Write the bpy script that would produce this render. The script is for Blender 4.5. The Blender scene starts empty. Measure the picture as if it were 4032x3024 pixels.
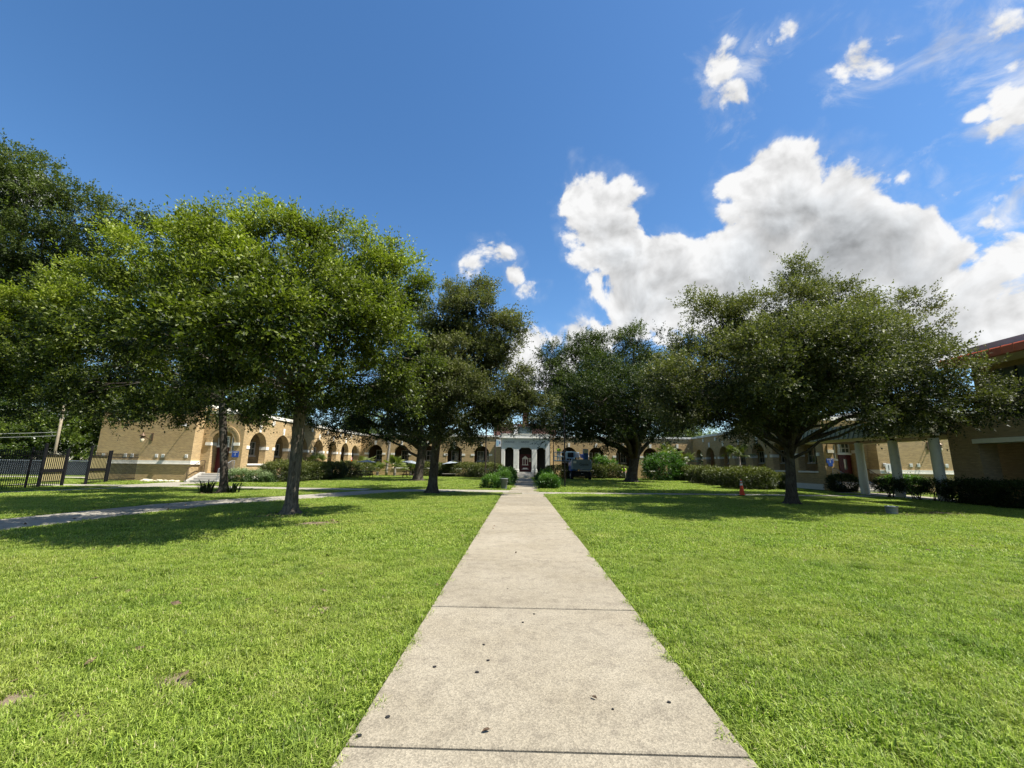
import bpy, bmesh, math, random
import numpy as np
from mathutils import Vector, Matrix, noise as mnoise

R = math.radians
sc = bpy.context.scene
COL = sc.collection
rng = np.random.default_rng(7)
random.seed(7)

# ---------------------------------------------------------------- camera
YAW, PITCH, ROLL = R(1.273), R(10.958), 0.013
cam_data = bpy.data.cameras.new('camera')
cam = bpy.data.objects.new('camera', cam_data)
COL.objects.link(cam)
fw = Vector((-math.sin(YAW) * math.cos(PITCH), math.cos(YAW) * math.cos(PITCH), math.sin(PITCH)))
rt = Vector((math.cos(YAW), math.sin(YAW), 0))
up = rt.cross(fw)
rt2 = rt * math.cos(ROLL) + up * math.sin(ROLL)
up2 = up * math.cos(ROLL) - rt * math.sin(ROLL)
cam.matrix_world = Matrix(((rt2.x, up2.x, -fw.x, 0), (rt2.y, up2.y, -fw.y, 0), (rt2.z, up2.z, -fw.z, 1.6), (0, 0, 0, 1)))
cam_data.sensor_width = 36.0
cam_data.lens = 14.643
cam_data.clip_start = 0.05
cam_data.clip_end = 6000
sc.camera = cam

# ---------------------------------------------------------------- exposure, sun, sky
sc.view_settings.view_transform = 'Standard'
sc.view_settings.look = 'None'
sc.view_settings.gamma = 1
sc.view_settings.use_curve_mapping = False
sc.view_settings.exposure = 1.1
SUN = Vector((0.60, -0.14, 1.0)).normalized()
sun_data = bpy.data.lights.new('sun', 'SUN')
sun_data.energy = 5.0
sun_data.angle = R(0.53)
sun_data.color = (1.0, 0.955, 0.88)
sun = bpy.data.objects.new('sun', sun_data)
sun.rotation_euler = SUN.to_track_quat('Z', 'Y').to_euler()
sun.location = (40, -20, 60)
COL.objects.link(sun)
sc.cycles.max_bounces = 4
sc.cycles.diffuse_bounces = 2
sc.cycles.transmission_bounces = 5
sc.cycles.transparent_max_bounces = 8
sc.cycles.sample_clamp_indirect = 6


class NT:
    """small helper round a node tree"""
    def __init__(self, tree):
        self.t = tree
    def n(self, typ, **kw):
        nd = self.t.nodes.new(typ)
        for k, v in kw.items():
            setattr(nd, k, v)
        return nd
    def put(self, sock, v):
        if isinstance(v, bpy.types.NodeSocket):
            self.t.links.new(v, sock)
        elif v is not None:
            if hasattr(sock.default_value, '__len__') and not hasattr(v, '__len__'):
                v = (v,) * len(sock.default_value)
            if hasattr(v, '__len__') and len(v) == 3 and len(sock.default_value) == 4:
                v = (*v, 1.0)
            sock.default_value = v
    def m(self, op, a, b=None, c=None, clamp=False):
        nd = self.n('ShaderNodeMath', operation=op, use_clamp=clamp)
        for s, v in zip(nd.inputs, (a, b, c)):
            self.put(s, v)
        return nd.outputs[0]
    def vm(self, op, a, b=None, c=None):
        nd = self.n('ShaderNodeVectorMath', operation=op)
        self.put(nd.inputs[0], a)
        if b is not None:
            self.put(nd.inputs['Scale'] if op == 'SCALE' else nd.inputs[1], b)
        if c is not None:
            self.put(nd.inputs[2], c)
        return nd.outputs['Value'] if op in ('DISTANCE', 'DOT_PRODUCT', 'LENGTH') else nd.outputs[0]
    def noise(self, vec, scale, detail=4, rough=0.55, dist=0.0, color=False):
        nd = self.n('ShaderNodeTexNoise')
        self.put(nd.inputs['Vector'], vec)
        for k, v in (('Scale', scale), ('Detail', detail), ('Roughness', rough), ('Distortion', dist)):
            self.put(nd.inputs[k], v)
        return nd.outputs['Color' if color else 'Fac']
    def mr(self, v, a, b, c=0.0, d=1.0, smooth=False):
        nd = self.n('ShaderNodeMapRange', interpolation_type='SMOOTHSTEP' if smooth else 'LINEAR')
        for s, x in zip(nd.inputs, (v, a, b, c, d)):
            self.put(s, x)
        return nd.outputs[0]
    def mix(self, f, a, b, blend='MIX'):
        nd = self.n('ShaderNodeMix', data_type='RGBA', blend_type=blend)
        self.put(nd.inputs[0], f)
        self.put(nd.inputs[6], a)
        self.put(nd.inputs[7], b)
        return nd.outputs[2]
    def sep(self, v):
        nd = self.n('ShaderNodeSeparateXYZ')
        self.put(nd.inputs[0], v)
        return nd.outputs
    def comb(self, x, y, z):
        nd = self.n('ShaderNodeCombineXYZ')
        for s, v in zip(nd.inputs, (x, y, z)):
            self.put(s, v)
        return nd.outputs[0]


def build_world():
    w = bpy.data.worlds.new('World')
    sc.world = w
    w.use_nodes = True
    t = NT(w.node_tree)
    bg = w.node_tree.nodes['Background']
    bg.inputs['Strength'].default_value = 0.087
    sky = t.n('ShaderNodeTexSky', sky_type='NISHITA')
    sky.sun_disc = False
    sky.sun_elevation = math.asin(SUN.z)
    sky.sun_rotation = math.atan2(SUN.x, SUN.y)
    sky.air_density = 1.0
    sky.dust_density = 0.25
    sky.ozone_density = 3.0
    tc = t.n('ShaderNodeTexCoord')
    d = t.vm('NORMALIZE', tc.outputs['Generated'])
    # clouds stand as puffs in the sky: direction of the centre, angular radius
    CL = [(0.14, 0.807, 0.574, 0.057), (0.207, 0.797, 0.567, 0.042), (0.185, 0.842, 0.507, 0.083), (0.239, 0.864, 0.442, 0.089), (0.159, 0.874, 0.458, 0.051), (0.304, 0.844, 0.443, 0.057), (0.337, 0.863, 0.376, 0.097), (0.254, 0.895, 0.367, 0.086), (0.434, 0.814, 0.386, 0.116), (0.501, 0.723, 0.475, 0.101), (0.451, 0.718, 0.53, 0.059), (0.483, 0.681, 0.55, 0.044), (0.54, 0.677, 0.5, 0.05), (0.582, 0.676, 0.453, 0.06), (0.43, 0.773, 0.466, 0.051), (0.575, 0.724, 0.381, 0.12), (0.635, 0.677, 0.373, 0.075), (0.672, 0.668, 0.318, 0.072), (0.709, 0.642, 0.29, 0.055), (0.727, 0.637, 0.256, 0.042), (0.688, 0.682, 0.249, 0.072), (0.639, 0.72, 0.271, 0.086), (0.183, 0.897, 0.402, 0.047), (0.648, 0.652, 0.394, 0.039), (0.187, 0.934, 0.303, 0.048), (0.026, 0.958, 0.287, 0.05), (0.075, 0.955, 0.286, 0.038), (0.004, 0.97, 0.244, 0.055), (-0.072, 0.874, 0.48, 0.037), (-0.099, 0.889, 0.448, 0.029), (-0.019, 0.904, 0.427, 0.025), (0.019, 0.917, 0.398, 0.03), (0.362, 0.613, 0.702, 0.033), (0.39, 0.598, 0.701, 0.019), (0.344, 0.625, 0.701, 0.021), (0.425, 0.58, 0.695, 0.017), (0.437, 0.562, 0.703, 0.015), (0.389, 0.652, 0.651, 0.026), (0.541, 0.548, 0.638, 0.03), (0.527, 0.566, 0.634, 0.023), (0.549, 0.53, 0.647, 0.017), (0.506, 0.553, 0.662, 0.012), (0.677, 0.51, 0.53, 0.023), (0.677, 0.48, 0.558, 0.028), (0.662, 0.536, 0.524, 0.014), (0.693, 0.54, 0.477, 0.016), (0.703, 0.516, 0.489, 0.022), (0.644, 0.473, 0.602, 0.026), (0.691, 0.515, 0.508, 0.018), (0.763, 0.609, 0.216, 0.055), (0.737, 0.598, 0.315, 0.033), (0.711, 0.623, 0.328, 0.042), (0.718, 0.589, 0.371, 0.022), (0.701, 0.576, 0.421, 0.023), (0.717, 0.561, 0.414, 0.027), (0.685, 0.594, 0.422, 0.015), (0.631, 0.62, 0.466, 0.011), (0.731, 0.56, 0.39, 0.021), (0.755, 0.606, 0.251, 0.028), (0.334, 0.896, 0.292, 0.03), (-0.738, 0.546, 0.397, 0.02), (0.521, 0.778, 0.35, 0.107), (0.425, 0.848, 0.318, 0.083), (0.616, 0.743, 0.262, 0.089), (0.359, 0.881, 0.308, 0.058), (0.723, 0.656, 0.216, 0.055), (0.678, 0.7, 0.222, 0.06), (0.093, 0.971, 0.222, 0.055), (0.135, 0.949, 0.285, 0.049)]
    rr = random.Random(11)
    for k in range(18):                      # the same kind of cloud goes on round the rest of the sky
        az = rr.uniform(R(75), R(285))
        el = rr.uniform(R(8), R(65))
        base = (math.sin(az) * math.cos(el), math.cos(az) * math.cos(el), math.sin(el))
        CL.append((*[round(c, 3) for c in base], rr.uniform(0.05, 0.16)))
    warp = t.noise(d, 6.0, 1, 0.5, color=True)
    wv = t.vm('SCALE', t.vm('SUBTRACT', warp, (0.5, 0.5, 0.5)), 0.07)
    dw = t.vm('NORMALIZE', t.vm('ADD', d, wv))
    dx, dy, dz = t.sep(dw)
    bx, by, bz = t.comb(dx, dx, dx), t.comb(dy, dy, dy), t.comb(dz, dz, dz)
    def puffs(L):                            # three puffs at a time: (cos(angle to centre) - cos r) / sin r
        S = None
        L = L + [L[-1]] * (-len(L) % 3)
        for i in range(0, len(L), 3):
            k = [1 / math.sin(q[3]) for q in L[i:i + 3]]
            v = t.vm('MULTIPLY_ADD', bx, [q[0] * a for q, a in zip(L[i:i + 3], k)], [-math.cos(q[3]) * a for q, a in zip(L[i:i + 3], k)])
            v = t.vm('MULTIPLY_ADD', by, [q[1] * a for q, a in zip(L[i:i + 3], k)], v)
            v = t.vm('MULTIPLY_ADD', bz, [q[2] * a for q, a in zip(L[i:i + 3], k)], v)
            S = v if S is None else t.vm('MAXIMUM', S, v)
        q = t.sep(S)
        return t.m('MAXIMUM', t.m('MAXIMUM', q[0], q[1]), q[2])
    nrm = lambda L: [(*Vector(q[:3]).normalized(), q[3]) for q in L]
    S = t.m('MULTIPLY', puffs(nrm(CL)), 1.5)
    f1 = t.noise(dw, 13.0, 8, 0.55, 0.0)
    f2 = t.noise(t.vm('ADD', dw, (0.008, -0.003, 0.016)), 13.0, 5, 0.5, 0.0)
    f3 = t.noise(dw, 13.0, 5, 0.5, 0.0)
    dens = t.m('ADD', S, t.m('MULTIPLY', t.m('SUBTRACT', f1, 0.5), 0.20))
    thick = t.mr(S, 0.0, 0.05, 0.022, 0.014)
    mask = t.mr(t.m('DIVIDE', dens, thick), -0.25, 1.0, 0.0, 1.0, True)
    veil = t.mr(t.m('ADD', S, t.m('MULTIPLY', t.m('SUBTRACT', f1, 0.5), 0.34)), -0.045, 0.09, 0.0, 0.28, True)
    mask = t.m('MAXIMUM', mask, veil)
    f4 = t.noise(t.vm('MULTIPLY', dw, (9.0, 9.0, 16.0)), 1.0, 7, 0.62, 0.6)
    thin = t.mr(t.m('ADD', puffs(nrm([(0.633, 0.485, 0.603, 0.073), (0.682, 0.493, 0.541, 0.058), (0.595, 0.492, 0.635, 0.04), (0.718, 0.571, 0.398, 0.06), (0.677, 0.6, 0.426, 0.035), (0.534, 0.551, 0.642, 0.047), (0.382, 0.625, 0.681, 0.063), (0.631, 0.62, 0.466, 0.025), (0.697, 0.524, 0.49, 0.04)])), t.m('MULTIPLY', t.m('SUBTRACT', f4, 0.5), 0.42)), -0.02, 0.15, 0.0, 0.8, True)
    mask = t.m('MAXIMUM', mask, thin)
    G = puffs(nrm([(0.541, 0.748, 0.384, 0.15), (0.614, 0.72, 0.324, 0.124), (0.464, 0.8, 0.38, 0.087), (0.284, 0.891, 0.355, 0.101), (0.198, 0.859, 0.473, 0.06), (0.674, 0.486, 0.556, 0.038), (0.639, 0.479, 0.602, 0.029), (0.704, 0.667, 0.244, 0.069)]))               # the thick middles, seen from below
    grey = t.m('MULTIPLY', t.mr(t.m('ADD', G, t.m('MULTIPLY', t.m('SUBTRACT', f3, 0.5), 0.10)), -0.05, 0.12, 0.0, 1.0, True), t.mr(dens, 0.0, 0.08, 0.0, 1.0, True))
    relief = t.m('MULTIPLY', t.m('SUBTRACT', f3, f2), 1.6)
    b = t.m('ADD', t.m('SUBTRACT', 0.93, t.m('MULTIPLY', grey, 0.44)), relief)
    b = t.m('MINIMUM', t.m('MAXIMUM', b, 0.36), 1.03)
    cc = t.mix(grey, (1.0, 1.0, 1.0), (0.94, 0.99, 1.04))
    cc = t.vm('SCALE', cc, t.m('MULTIPLY', b, 5.0))
    hs = t.n('ShaderNodeHueSaturation')
    t.put(hs.inputs['Saturation'], 1.2)
    t.put(hs.inputs['Color'], sky.outputs[0])
    out = t.mix(mask, hs.outputs[0], cc)
    w.node_tree.links.new(out, bg.inputs['Color'])


build_world()


# ---------------------------------------------------------------- materials
def mat(name, fn, rough=0.8, spec=0.3):
    m = bpy.data.materials.new(name)
    m.use_nodes = True
    t = NT(m.node_tree)
    p = m.node_tree.nodes['Principled BSDF']
    p.inputs['Roughness'].default_value = rough
    p.inputs['Specular IOR Level'].default_value = spec
    fn(t, p)
    return m


def bump(t, p, h, dist=0.01, strength=1.0):
    b = t.n('ShaderNodeBump')
    b.inputs['Distance'].default_value = dist
    b.inputs['Strength'].default_value = strength
    t.put(b.inputs['Height'], h)
    t.put(p.inputs['Normal'], b.outputs[0])


def pos(t):
    return t.n('ShaderNodeNewGeometry').outputs['Position']


def paint(name, col, rough=0.6, var=0.18, scale=3.0, metal=0.0, spec=0.3, bumpd=0.0):
    def fn(t, p):
        o = t.n('ShaderNodeTexCoord').outputs['Object']
        n = t.noise(o, scale, 6, 0.6)
        n2 = t.noise(o, scale * 9, 4, 0.6)
        f = t.m('ADD', t.m('MULTIPLY', n, 0.65), t.m('MULTIPLY', n2, 0.35))
        lo = tuple(c * (1 - var * 1.6) for c in col)
        hi = tuple(min(1, c * (1 + var)) for c in col)
        t.put(p.inputs['Base Color'], t.mix(t.mr(f, 0.3, 0.7), lo, hi))
        t.put(p.inputs['Roughness'], t.mr(n2, 0.2, 0.8, rough * 0.85, min(1, rough * 1.15)))
        p.inputs['Metallic'].default_value = metal
        if bumpd:
            bump(t, p, n2, bumpd)
    return mat(name, fn, rough, spec)


def brick_mat(name, c1, c2, mortar, bw=0.21, rh=0.072):
    def fn(t, p):
        g = t.n('ShaderNodeNewGeometry')
        P = t.sep(g.outputs['Position'])
        N = t.sep(g.outputs['True Normal'])
        ax = t.m('GREATER_THAN', t.m('ABSOLUTE', N[0]), 0.6)
        u = t.m('ADD', t.m('MULTIPLY', P[0], t.m('SUBTRACT', 1.0, ax)), t.m('MULTIPLY', P[1], ax))
        v = t.comb(u, P[2], 0.0)
        b = t.n('ShaderNodeTexBrick')
        b.offset = 0.5
        t.put(b.inputs['Vector'], v)
        for k, x in (('Scale', 1.0), ('Mortar Size', 0.009), ('Mortar Smooth', 0.3), ('Bias', -0.1), ('Brick Width', bw), ('Row Height', rh)):
            t.put(b.inputs[k], x)
        big = t.noise(g.outputs['Position'], 0.35, 4, 0.6)
        streak = t.mr(t.noise(t.comb(t.m('MULTIPLY', u, 0.9), t.m('MULTIPLY', P[2], 7.0), 0.0), 1.6, 4, 0.75), 0.36, 0.62)
        a1 = t.mix(streak, c1, c2)
        a2 = t.mix(streak, tuple(c * 0.66 for c in c1), tuple(c * 0.8 for c in c2))
        t.put(b.inputs['Color1'], a1)
        t.put(b.inputs['Color2'], a2)
        t.put(b.inputs['Mortar'], mortar)
        col = t.mix(t.mr(big, 0.35, 0.75, 0.0, 0.35), b.outputs['Color'], (c1[0] * 0.6, c1[1] * 0.55, c1[2] * 0.5))
        t.put(p.inputs['Base Color'], col)
        h = t.m('ADD', t.m('MULTIPLY', b.outputs['Fac'], -0.7), t.m('MULTIPLY', t.noise(g.outputs['Position'], 60, 3), 0.3))
        bump(t, p, h, 0.012)
    return mat(name, fn, 0.85, 0.2)


def concrete_mat(name, col, stain=(0.12, 0.10, 0.075), fine=1.0):
    def fn(t, p):
        P = pos(t)
        big = t.noise(P, 0.9, 6, 0.62)
        mid = t.noise(P, 6, 6, 0.7)
        agg = t.n('ShaderNodeTexVoronoi')
        t.put(agg.inputs['Vector'], P)
        t.put(agg.inputs['Scale'], 95.0)
        spk = t.mr(t.sep(agg.outputs['Color'])[0], 0.0, 1.0, 0.74, 1.22)
        grit = t.noise(P, 260, 3, 0.7)
        spk = t.m('MULTIPLY', spk, t.mr(grit, 0.25, 0.75, 0.8, 1.15))
        base = t.mix(t.mr(big, 0.35, 0.7), col, tuple(c * k for c, k in zip(col, (0.80, 0.78, 0.74))))
        base = t.mix(t.mr(mid, 0.48, 0.72, 0.0, 0.55), base, stain)
        spk = t.m('MULTIPLY', spk, t.mr(t.n('ShaderNodeObjectInfo').outputs['Random'], 0, 1, 0.90, 1.08))
        wide = t.noise(P, 0.33, 3, 0.6)
        base = t.mix(t.mr(wide, 0.5, 0.72, 0.0, 0.35), base, tuple(c * 0.7 for c in col))
        base = t.vm('SCALE', base, spk)
        t.put(p.inputs['Base Color'], base)
        bump(t, p, t.m('ADD', t.m('MULTIPLY', agg.outputs['Distance'], 0.8), grit), 0.004, 0.7)
    return mat(name, fn, 0.88, 0.25)


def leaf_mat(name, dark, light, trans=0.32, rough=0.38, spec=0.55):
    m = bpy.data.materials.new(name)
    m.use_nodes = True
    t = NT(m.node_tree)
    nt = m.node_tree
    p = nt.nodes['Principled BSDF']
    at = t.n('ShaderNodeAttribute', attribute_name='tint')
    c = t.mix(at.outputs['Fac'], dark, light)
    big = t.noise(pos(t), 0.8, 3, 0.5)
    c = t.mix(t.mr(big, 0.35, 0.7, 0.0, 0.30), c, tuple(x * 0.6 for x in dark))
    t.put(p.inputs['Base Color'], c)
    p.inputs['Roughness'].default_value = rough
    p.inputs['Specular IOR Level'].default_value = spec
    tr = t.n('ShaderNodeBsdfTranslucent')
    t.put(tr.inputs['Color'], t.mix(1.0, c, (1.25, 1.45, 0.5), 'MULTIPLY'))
    ms = t.n('ShaderNodeMixShader')
    ms.inputs[0].default_value = trans
    nt.links.new(p.outputs[0], ms.inputs[1])
    nt.links.new(tr.outputs[0], ms.inputs[2])
    nt.links.new(ms.outputs[0], nt.nodes['Material Output'].inputs['Surface'])
    return m


def bark_mat(name, c1, c2):
    def fn(t, p):
        o = pos(t)
        s = t.vm('MULTIPLY', o, (1, 1, 0.22))
        n = t.noise(s, 22, 6, 0.65, 0.6)
        n2 = t.noise(o, 2.2, 4, 0.6)
        c = t.mix(t.mr(n, 0.35, 0.65), c1, c2)
        c = t.mix(t.mr(n2, 0.5, 0.7, 0, 0.6), c, (0.10, 0.10, 0.08))
        t.put(p.inputs['Base Color'], c)
        bump(t, p, n, 0.035)
    return mat(name, fn, 0.95, 0.1)


M = {}
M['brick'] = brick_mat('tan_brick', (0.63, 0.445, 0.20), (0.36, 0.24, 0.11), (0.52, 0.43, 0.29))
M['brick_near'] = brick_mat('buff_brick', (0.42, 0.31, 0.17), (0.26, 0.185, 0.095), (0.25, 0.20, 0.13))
M['red_brick'] = brick_mat('red_brick', (0.22, 0.10, 0.07), (0.15, 0.06, 0.045), (0.3, 0.24, 0.2))
M['stone'] = paint('white_cast_stone', (0.78, 0.74, 0.64), 0.75, 0.08, 2.0, bumpd=0.004)
M['portal'] = paint('portal_stone', (0.80, 0.78, 0.70), 0.8, 0.12, 1.5, bumpd=0.006)
M['concrete'] = concrete_mat('walk_concrete', (0.285, 0.25, 0.185))
M['concrete_pale'] = concrete_mat('path_concrete', (0.33, 0.305, 0.25))
M['step'] = paint('step_concrete', (0.40, 0.38, 0.34), 0.85, 0.1, 3.0)
M['joint'] = paint('joint_dirt', (0.030, 0.03, 0.025), 0.95, 0.3, 12)
M['white'] = paint('white_paint', (0.75, 0.75, 0.72), 0.5, 0.06)
M['door'] = paint('maroon_door', (0.075, 0.012, 0.014), 0.45, 0.15)
M['dark'] = paint('interior_shade_paint', (0.03, 0.026, 0.022), 0.9, 0.2)
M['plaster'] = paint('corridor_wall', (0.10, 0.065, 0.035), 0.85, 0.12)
M['iron'] = paint('black_iron', (0.007, 0.007, 0.008), 0.6, 0.2, spec=0.2)
M['brown_metal'] = paint('brown_metal', (0.035, 0.023, 0.015), 0.5, 0.2)
M['bronze'] = paint('bronze', (0.13, 0.085, 0.05), 0.45, 0.2, metal=0.3)
M['green_metal'] = paint('sage_metal', (0.31, 0.305, 0.20), 0.45, 0.08)
M['seam_green'] = paint('seam_green', (0.09, 0.11, 0.08), 0.5, 0.1)
M['cream'] = paint('cream_paint', (0.62, 0.53, 0.36), 0.7, 0.08)
M['column'] = paint('column_stucco', (0.55, 0.53, 0.44), 0.85, 0.08, 5, bumpd=0.006)
M['red_metal'] = paint('red_roof_metal', (0.42, 0.115, 0.055), 0.5, 0.15)
M['grey_metal'] = paint('grey_metal', (0.42, 0.43, 0.45), 0.4, 0.08, metal=0.4)
M['galv'] = paint('galvanised', (0.30, 0.33, 0.36), 0.45, 0.15, metal=0.5)
M['plastic_grey'] = paint('grey_plastic', (0.135, 0.15, 0.155), 0.5, 0.1)
M['tan_panel'] = paint('tan_panel', (0.50, 0.42, 0.20), 0.7, 0.1)
M['screen'] = paint('windscreen_mesh', (0.035, 0.045, 0.048), 0.9, 0.3, 1.2)
M['orange'] = paint('orange_cone', (0.72, 0.075, 0.02), 0.45, 0.12)
M['reflect'] = paint('reflective_band', (0.75, 0.74, 0.70), 0.4, 0.1)
M['rubber'] = paint('black_rubber', (0.015, 0.015, 0.015), 0.8, 0.2)
M['sign_blue'] = paint('sign_blue', (0.02, 0.07, 0.32), 0.45, 0.06)
M['ink'] = paint('sign_ink', (0.02, 0.02, 0.022), 0.6, 0.1)
M['letter_grey'] = paint('letter_grey', (0.16, 0.15, 0.13), 0.8, 0.1)
M['lift_blue'] = paint('lift_blue', (0.02, 0.10, 0.36), 0.4, 0.1)
M['lift_pale'] = paint('lift_pale', (0.35, 0.55, 0.66), 0.45, 0.1)
M['lift_grey'] = paint('lift_grey', (0.20, 0.25, 0.27), 0.45, 0.1)
M['canvas'] = paint('umbrella_canvas', (0.24, 0.27, 0.29), 0.8, 0.1)
M['table'] = paint('table_planks', (0.065, 0.040, 0.032), 0.6, 0.25)
M['bench_pale'] = paint('weathered_plank', (0.42, 0.38, 0.33), 0.7, 0.2)
M['wood_pole'] = paint('weathered_pole', (0.30, 0.25, 0.17), 0.9, 0.25, 6, bumpd=0.01)
M['wire'] = paint('pale_cable', (0.55, 0.55, 0.52), 0.6, 0.1)
M['soil'] = paint('leaf_litter', (0.16, 0.105, 0.065), 0.95, 0.45, 9, bumpd=0.02)
M['rock'] = paint('pale_rock', (0.55, 0.50, 0.36), 0.9, 0.2, 6, bumpd=0.02)
M['skin'] = paint('skin', (0.40, 0.23, 0.15), 0.55, 0.08)
M['hivis'] = paint('hi_vis_lime', (0.42, 0.68, 0.03), 0.7, 0.1)
M['trousers_pale'] = paint('pale_trousers', (0.62, 0.62, 0.58), 0.8, 0.1)
M['trousers_grey'] = paint('grey_trousers', (0.16, 0.16, 0.15), 0.8, 0.15)
M['hair'] = paint('dark_hair', (0.02, 0.014, 0.01), 0.6, 0.2)
M['bark'] = bark_mat('oak_bark', (0.045, 0.037, 0.028), (0.165, 0.138, 0.105))
M['bark_dark'] = bark_mat('dark_oak_bark', (0.022, 0.018, 0.014), (0.085, 0.07, 0.055))
M['palm_bark'] = bark_mat('palm_bark', (0.16, 0.14, 0.11), (0.34, 0.31, 0.26))
M['leaf_young'] = leaf_mat('oak_leaf_fresh', (0.012, 0.024, 0.004), (0.280, 0.330, 0.035), 0.28, 0.48, 0.28)
M['leaf_oak'] = leaf_mat('oak_leaf', (0.018, 0.026, 0.007), (0.190, 0.195, 0.070), 0.22, 0.52, 0.18)
M['leaf_dark'] = leaf_mat('oak_leaf_dark', (0.010, 0.020, 0.005), (0.110, 0.140, 0.030), 0.22, 0.52, 0.18)
M['leaf_far'] = leaf_mat('far_leaf', (0.035, 0.062, 0.010), (0.200, 0.250, 0.035), 0.38)
M['leaf_hedge'] = leaf_mat('hedge_leaf', (0.030, 0.044, 0.007), (0.185, 0.200, 0.036), 0.22, 0.5, 0.35)
M['leaf_bush'] = leaf_mat('bush_leaf', (0.030, 0.080, 0.010), (0.120, 0.230, 0.025), 0.35, 0.45, 0.4)
M['leaf_lantana'] = leaf_mat('flowering_leaf', (0.05, 0.10, 0.02), (0.34, 0.40, 0.22), 0.3, 0.55, 0.3)
M['leaf_palm'] = leaf_mat('palm_leaf', (0.055, 0.090, 0.018), (0.240, 0.270, 0.070), 0.3, 0.4, 0.5)


def glass_fn(t, p):
    n = t.noise(t.n('ShaderNodeTexCoord').outputs['Object'], 2.0, 3)
    t.put(p.inputs['Base Color'], t.mix(n, (0.02, 0.03, 0.03), (0.10, 0.13, 0.12)))


M['glass'] = mat('window_glass', glass_fn, 0.08, 0.8)


# ---------------------------------------------------------------- mesh helpers
class MB:
    def __init__(self):
        self.v, self.f = [], []
    def add(self, vs, fs):
        o = len(self.v)
        self.v += [tuple(x) for x in vs]
        self.f += [tuple(i + o for i in f) for f in fs]
        return self
    def box(self, x0, x1, y0, y1, z0, z1):
        vs = [(x, y, z) for z in (z0, z1) for (x, y) in ((x0, y0), (x1, y0), (x1, y1), (x0, y1))]
        return self.add(vs, [(3, 2, 1, 0), (4, 5, 6, 7), (0, 1, 5, 4), (1, 2, 6, 5), (2, 3, 7, 6), (3, 0, 4, 7)])
    def bbox(self, x0, x1, y0, y1, z0, z1, b):
        """box with bevelled top and vertical edges"""
        ring = lambda i: [(x0 + i, y0), (x1 - i, y0), (x1, y0 + i), (x1, y1 - i), (x1 - i, y1), (x0 + i, y1), (x0, y1 - i), (x0, y0 + i)]
        r0 = ring(b)
        r1 = [(x0 + 1.6 * b, y0 + b * .6), (x1 - 1.6 * b, y0 + b * .6), (x1 - b * .6, y0 + 1.6 * b), (x1 - b * .6, y1 - 1.6 * b), (x1 - 1.6 * b, y1 - b * .6), (x0 + 1.6 * b, y1 - b * .6), (x0 + b * .6, y1 - 1.6 * b), (x0 + b * .6, y0 + 1.6 * b)]
        vs = [(x, y, z0) for x, y in r0] + [(x, y, z1 - b) for x, y in r0] + [(x, y, z1) for x, y in r1]
        fs = [tuple(range(7, -1, -1)), tuple(range(16, 24))]
        for k in (0, 8):
            fs += [(k + i, k + (i + 1) % 8, k + 8 + (i + 1) % 8, k + 8 + i) for i in range(8)]
        return self.add(vs, fs)
    def obox(self, c, ax, ay, az, hx, hy, hz):
        c, ax, ay, az = Vector(c), Vector(ax).normalized(), Vector(ay).normalized(), Vector(az).normalized()
        vs = [c + ax * sx * hx + ay * sy * hy + az * sz * hz for sz in (-1, 1) for (sx, sy) in ((-1, -1), (1, -1), (1, 1), (-1, 1))]
        return self.add(vs, [(3, 2, 1, 0), (4, 5, 6, 7), (0, 1, 5, 4), (1, 2, 6, 5), (2, 3, 7, 6), (3, 0, 4, 7)])
    def bar(self, a, b, w, h=None):
        a, b = Vector(a), Vector(b)
        d = (b - a)
        z = Vector((0, 0, 1)) if abs(d.normalized().z) < 0.95 else Vector((0, 1, 0))
        s = d.cross(z)
        u = s.cross(d)
        return self.obox((a + b) / 2, d, s, u, d.length / 2, w / 2, (h or w) / 2)
    def tube(self, pts, rad, n=8, cap=True, squash=None):
        pts = [Vector(p) for p in pts]
        if not hasattr(rad, '__len__'):
            rad = [rad] * len(pts)
        vs, fs = [], []
        ref = Vector((0.31, 0.87, 0.12))
        for i, p in enumerate(pts):
            d = (pts[min(i + 1, len(pts) - 1)] - pts[max(i - 1, 0)]).normalized()
            a = d.cross(ref).normalized()
            b = d.cross(a).normalized()
            for k in range(n):
                t = 2 * math.pi * k / n
                q = squash(i, t) if squash else 1.0
                vs.append(p + (a * math.cos(t) + b * math.sin(t)) * rad[i] * q)
        for i in range(len(pts) - 1):
            for k in range(n):
                fs.append((i * n + k, i * n + (k + 1) % n, (i + 1) * n + (k + 1) % n, (i + 1) * n + k))
        if cap:
            fs.append(tuple(range(n - 1, -1, -1)))
            fs.append(tuple(range((len(pts) - 1) * n, len(pts) * n)))
        return self.add(vs, fs)
    def lathe(self, prof, n=20, c=(0, 0, 0)):
        vs = [(c[0] + r * math.cos(2 * math.pi * k / n), c[1] + r * math.sin(2 * math.pi * k / n), c[2] + z) for r, z in prof for k in range(n)]
        fs = [(i * n + k, i * n + (k + 1) % n, (i + 1) * n + (k + 1) % n, (i + 1) * n + k) for i in range(len(prof) - 1) for k in range(n)]
        fs.append(tuple(range(n - 1, -1, -1)))
        fs.append(tuple(range((len(prof) - 1) * n, len(prof) * n)))
        return self.add(vs, fs)
    def xf(self, fn):
        self.v = [fn(*p) for p in self.v]
        return self
    def flip(self):
        self.f = [tuple(reversed(f)) for f in self.f]
        return self
    def mesh(self, name, m, smooth=False):
        me = bpy.data.meshes.new(name)
        me.from_pydata(self.v, [], self.f)
        if m:
            me.materials.append(m)
        if smooth:
            me.polygons.foreach_set('use_smooth', [True] * len(me.polygons))
        me.update()
        return me
    def build(self, name, m, parent=None, smooth=False):
        return link(name, self.mesh(name, m, smooth), parent)


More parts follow.
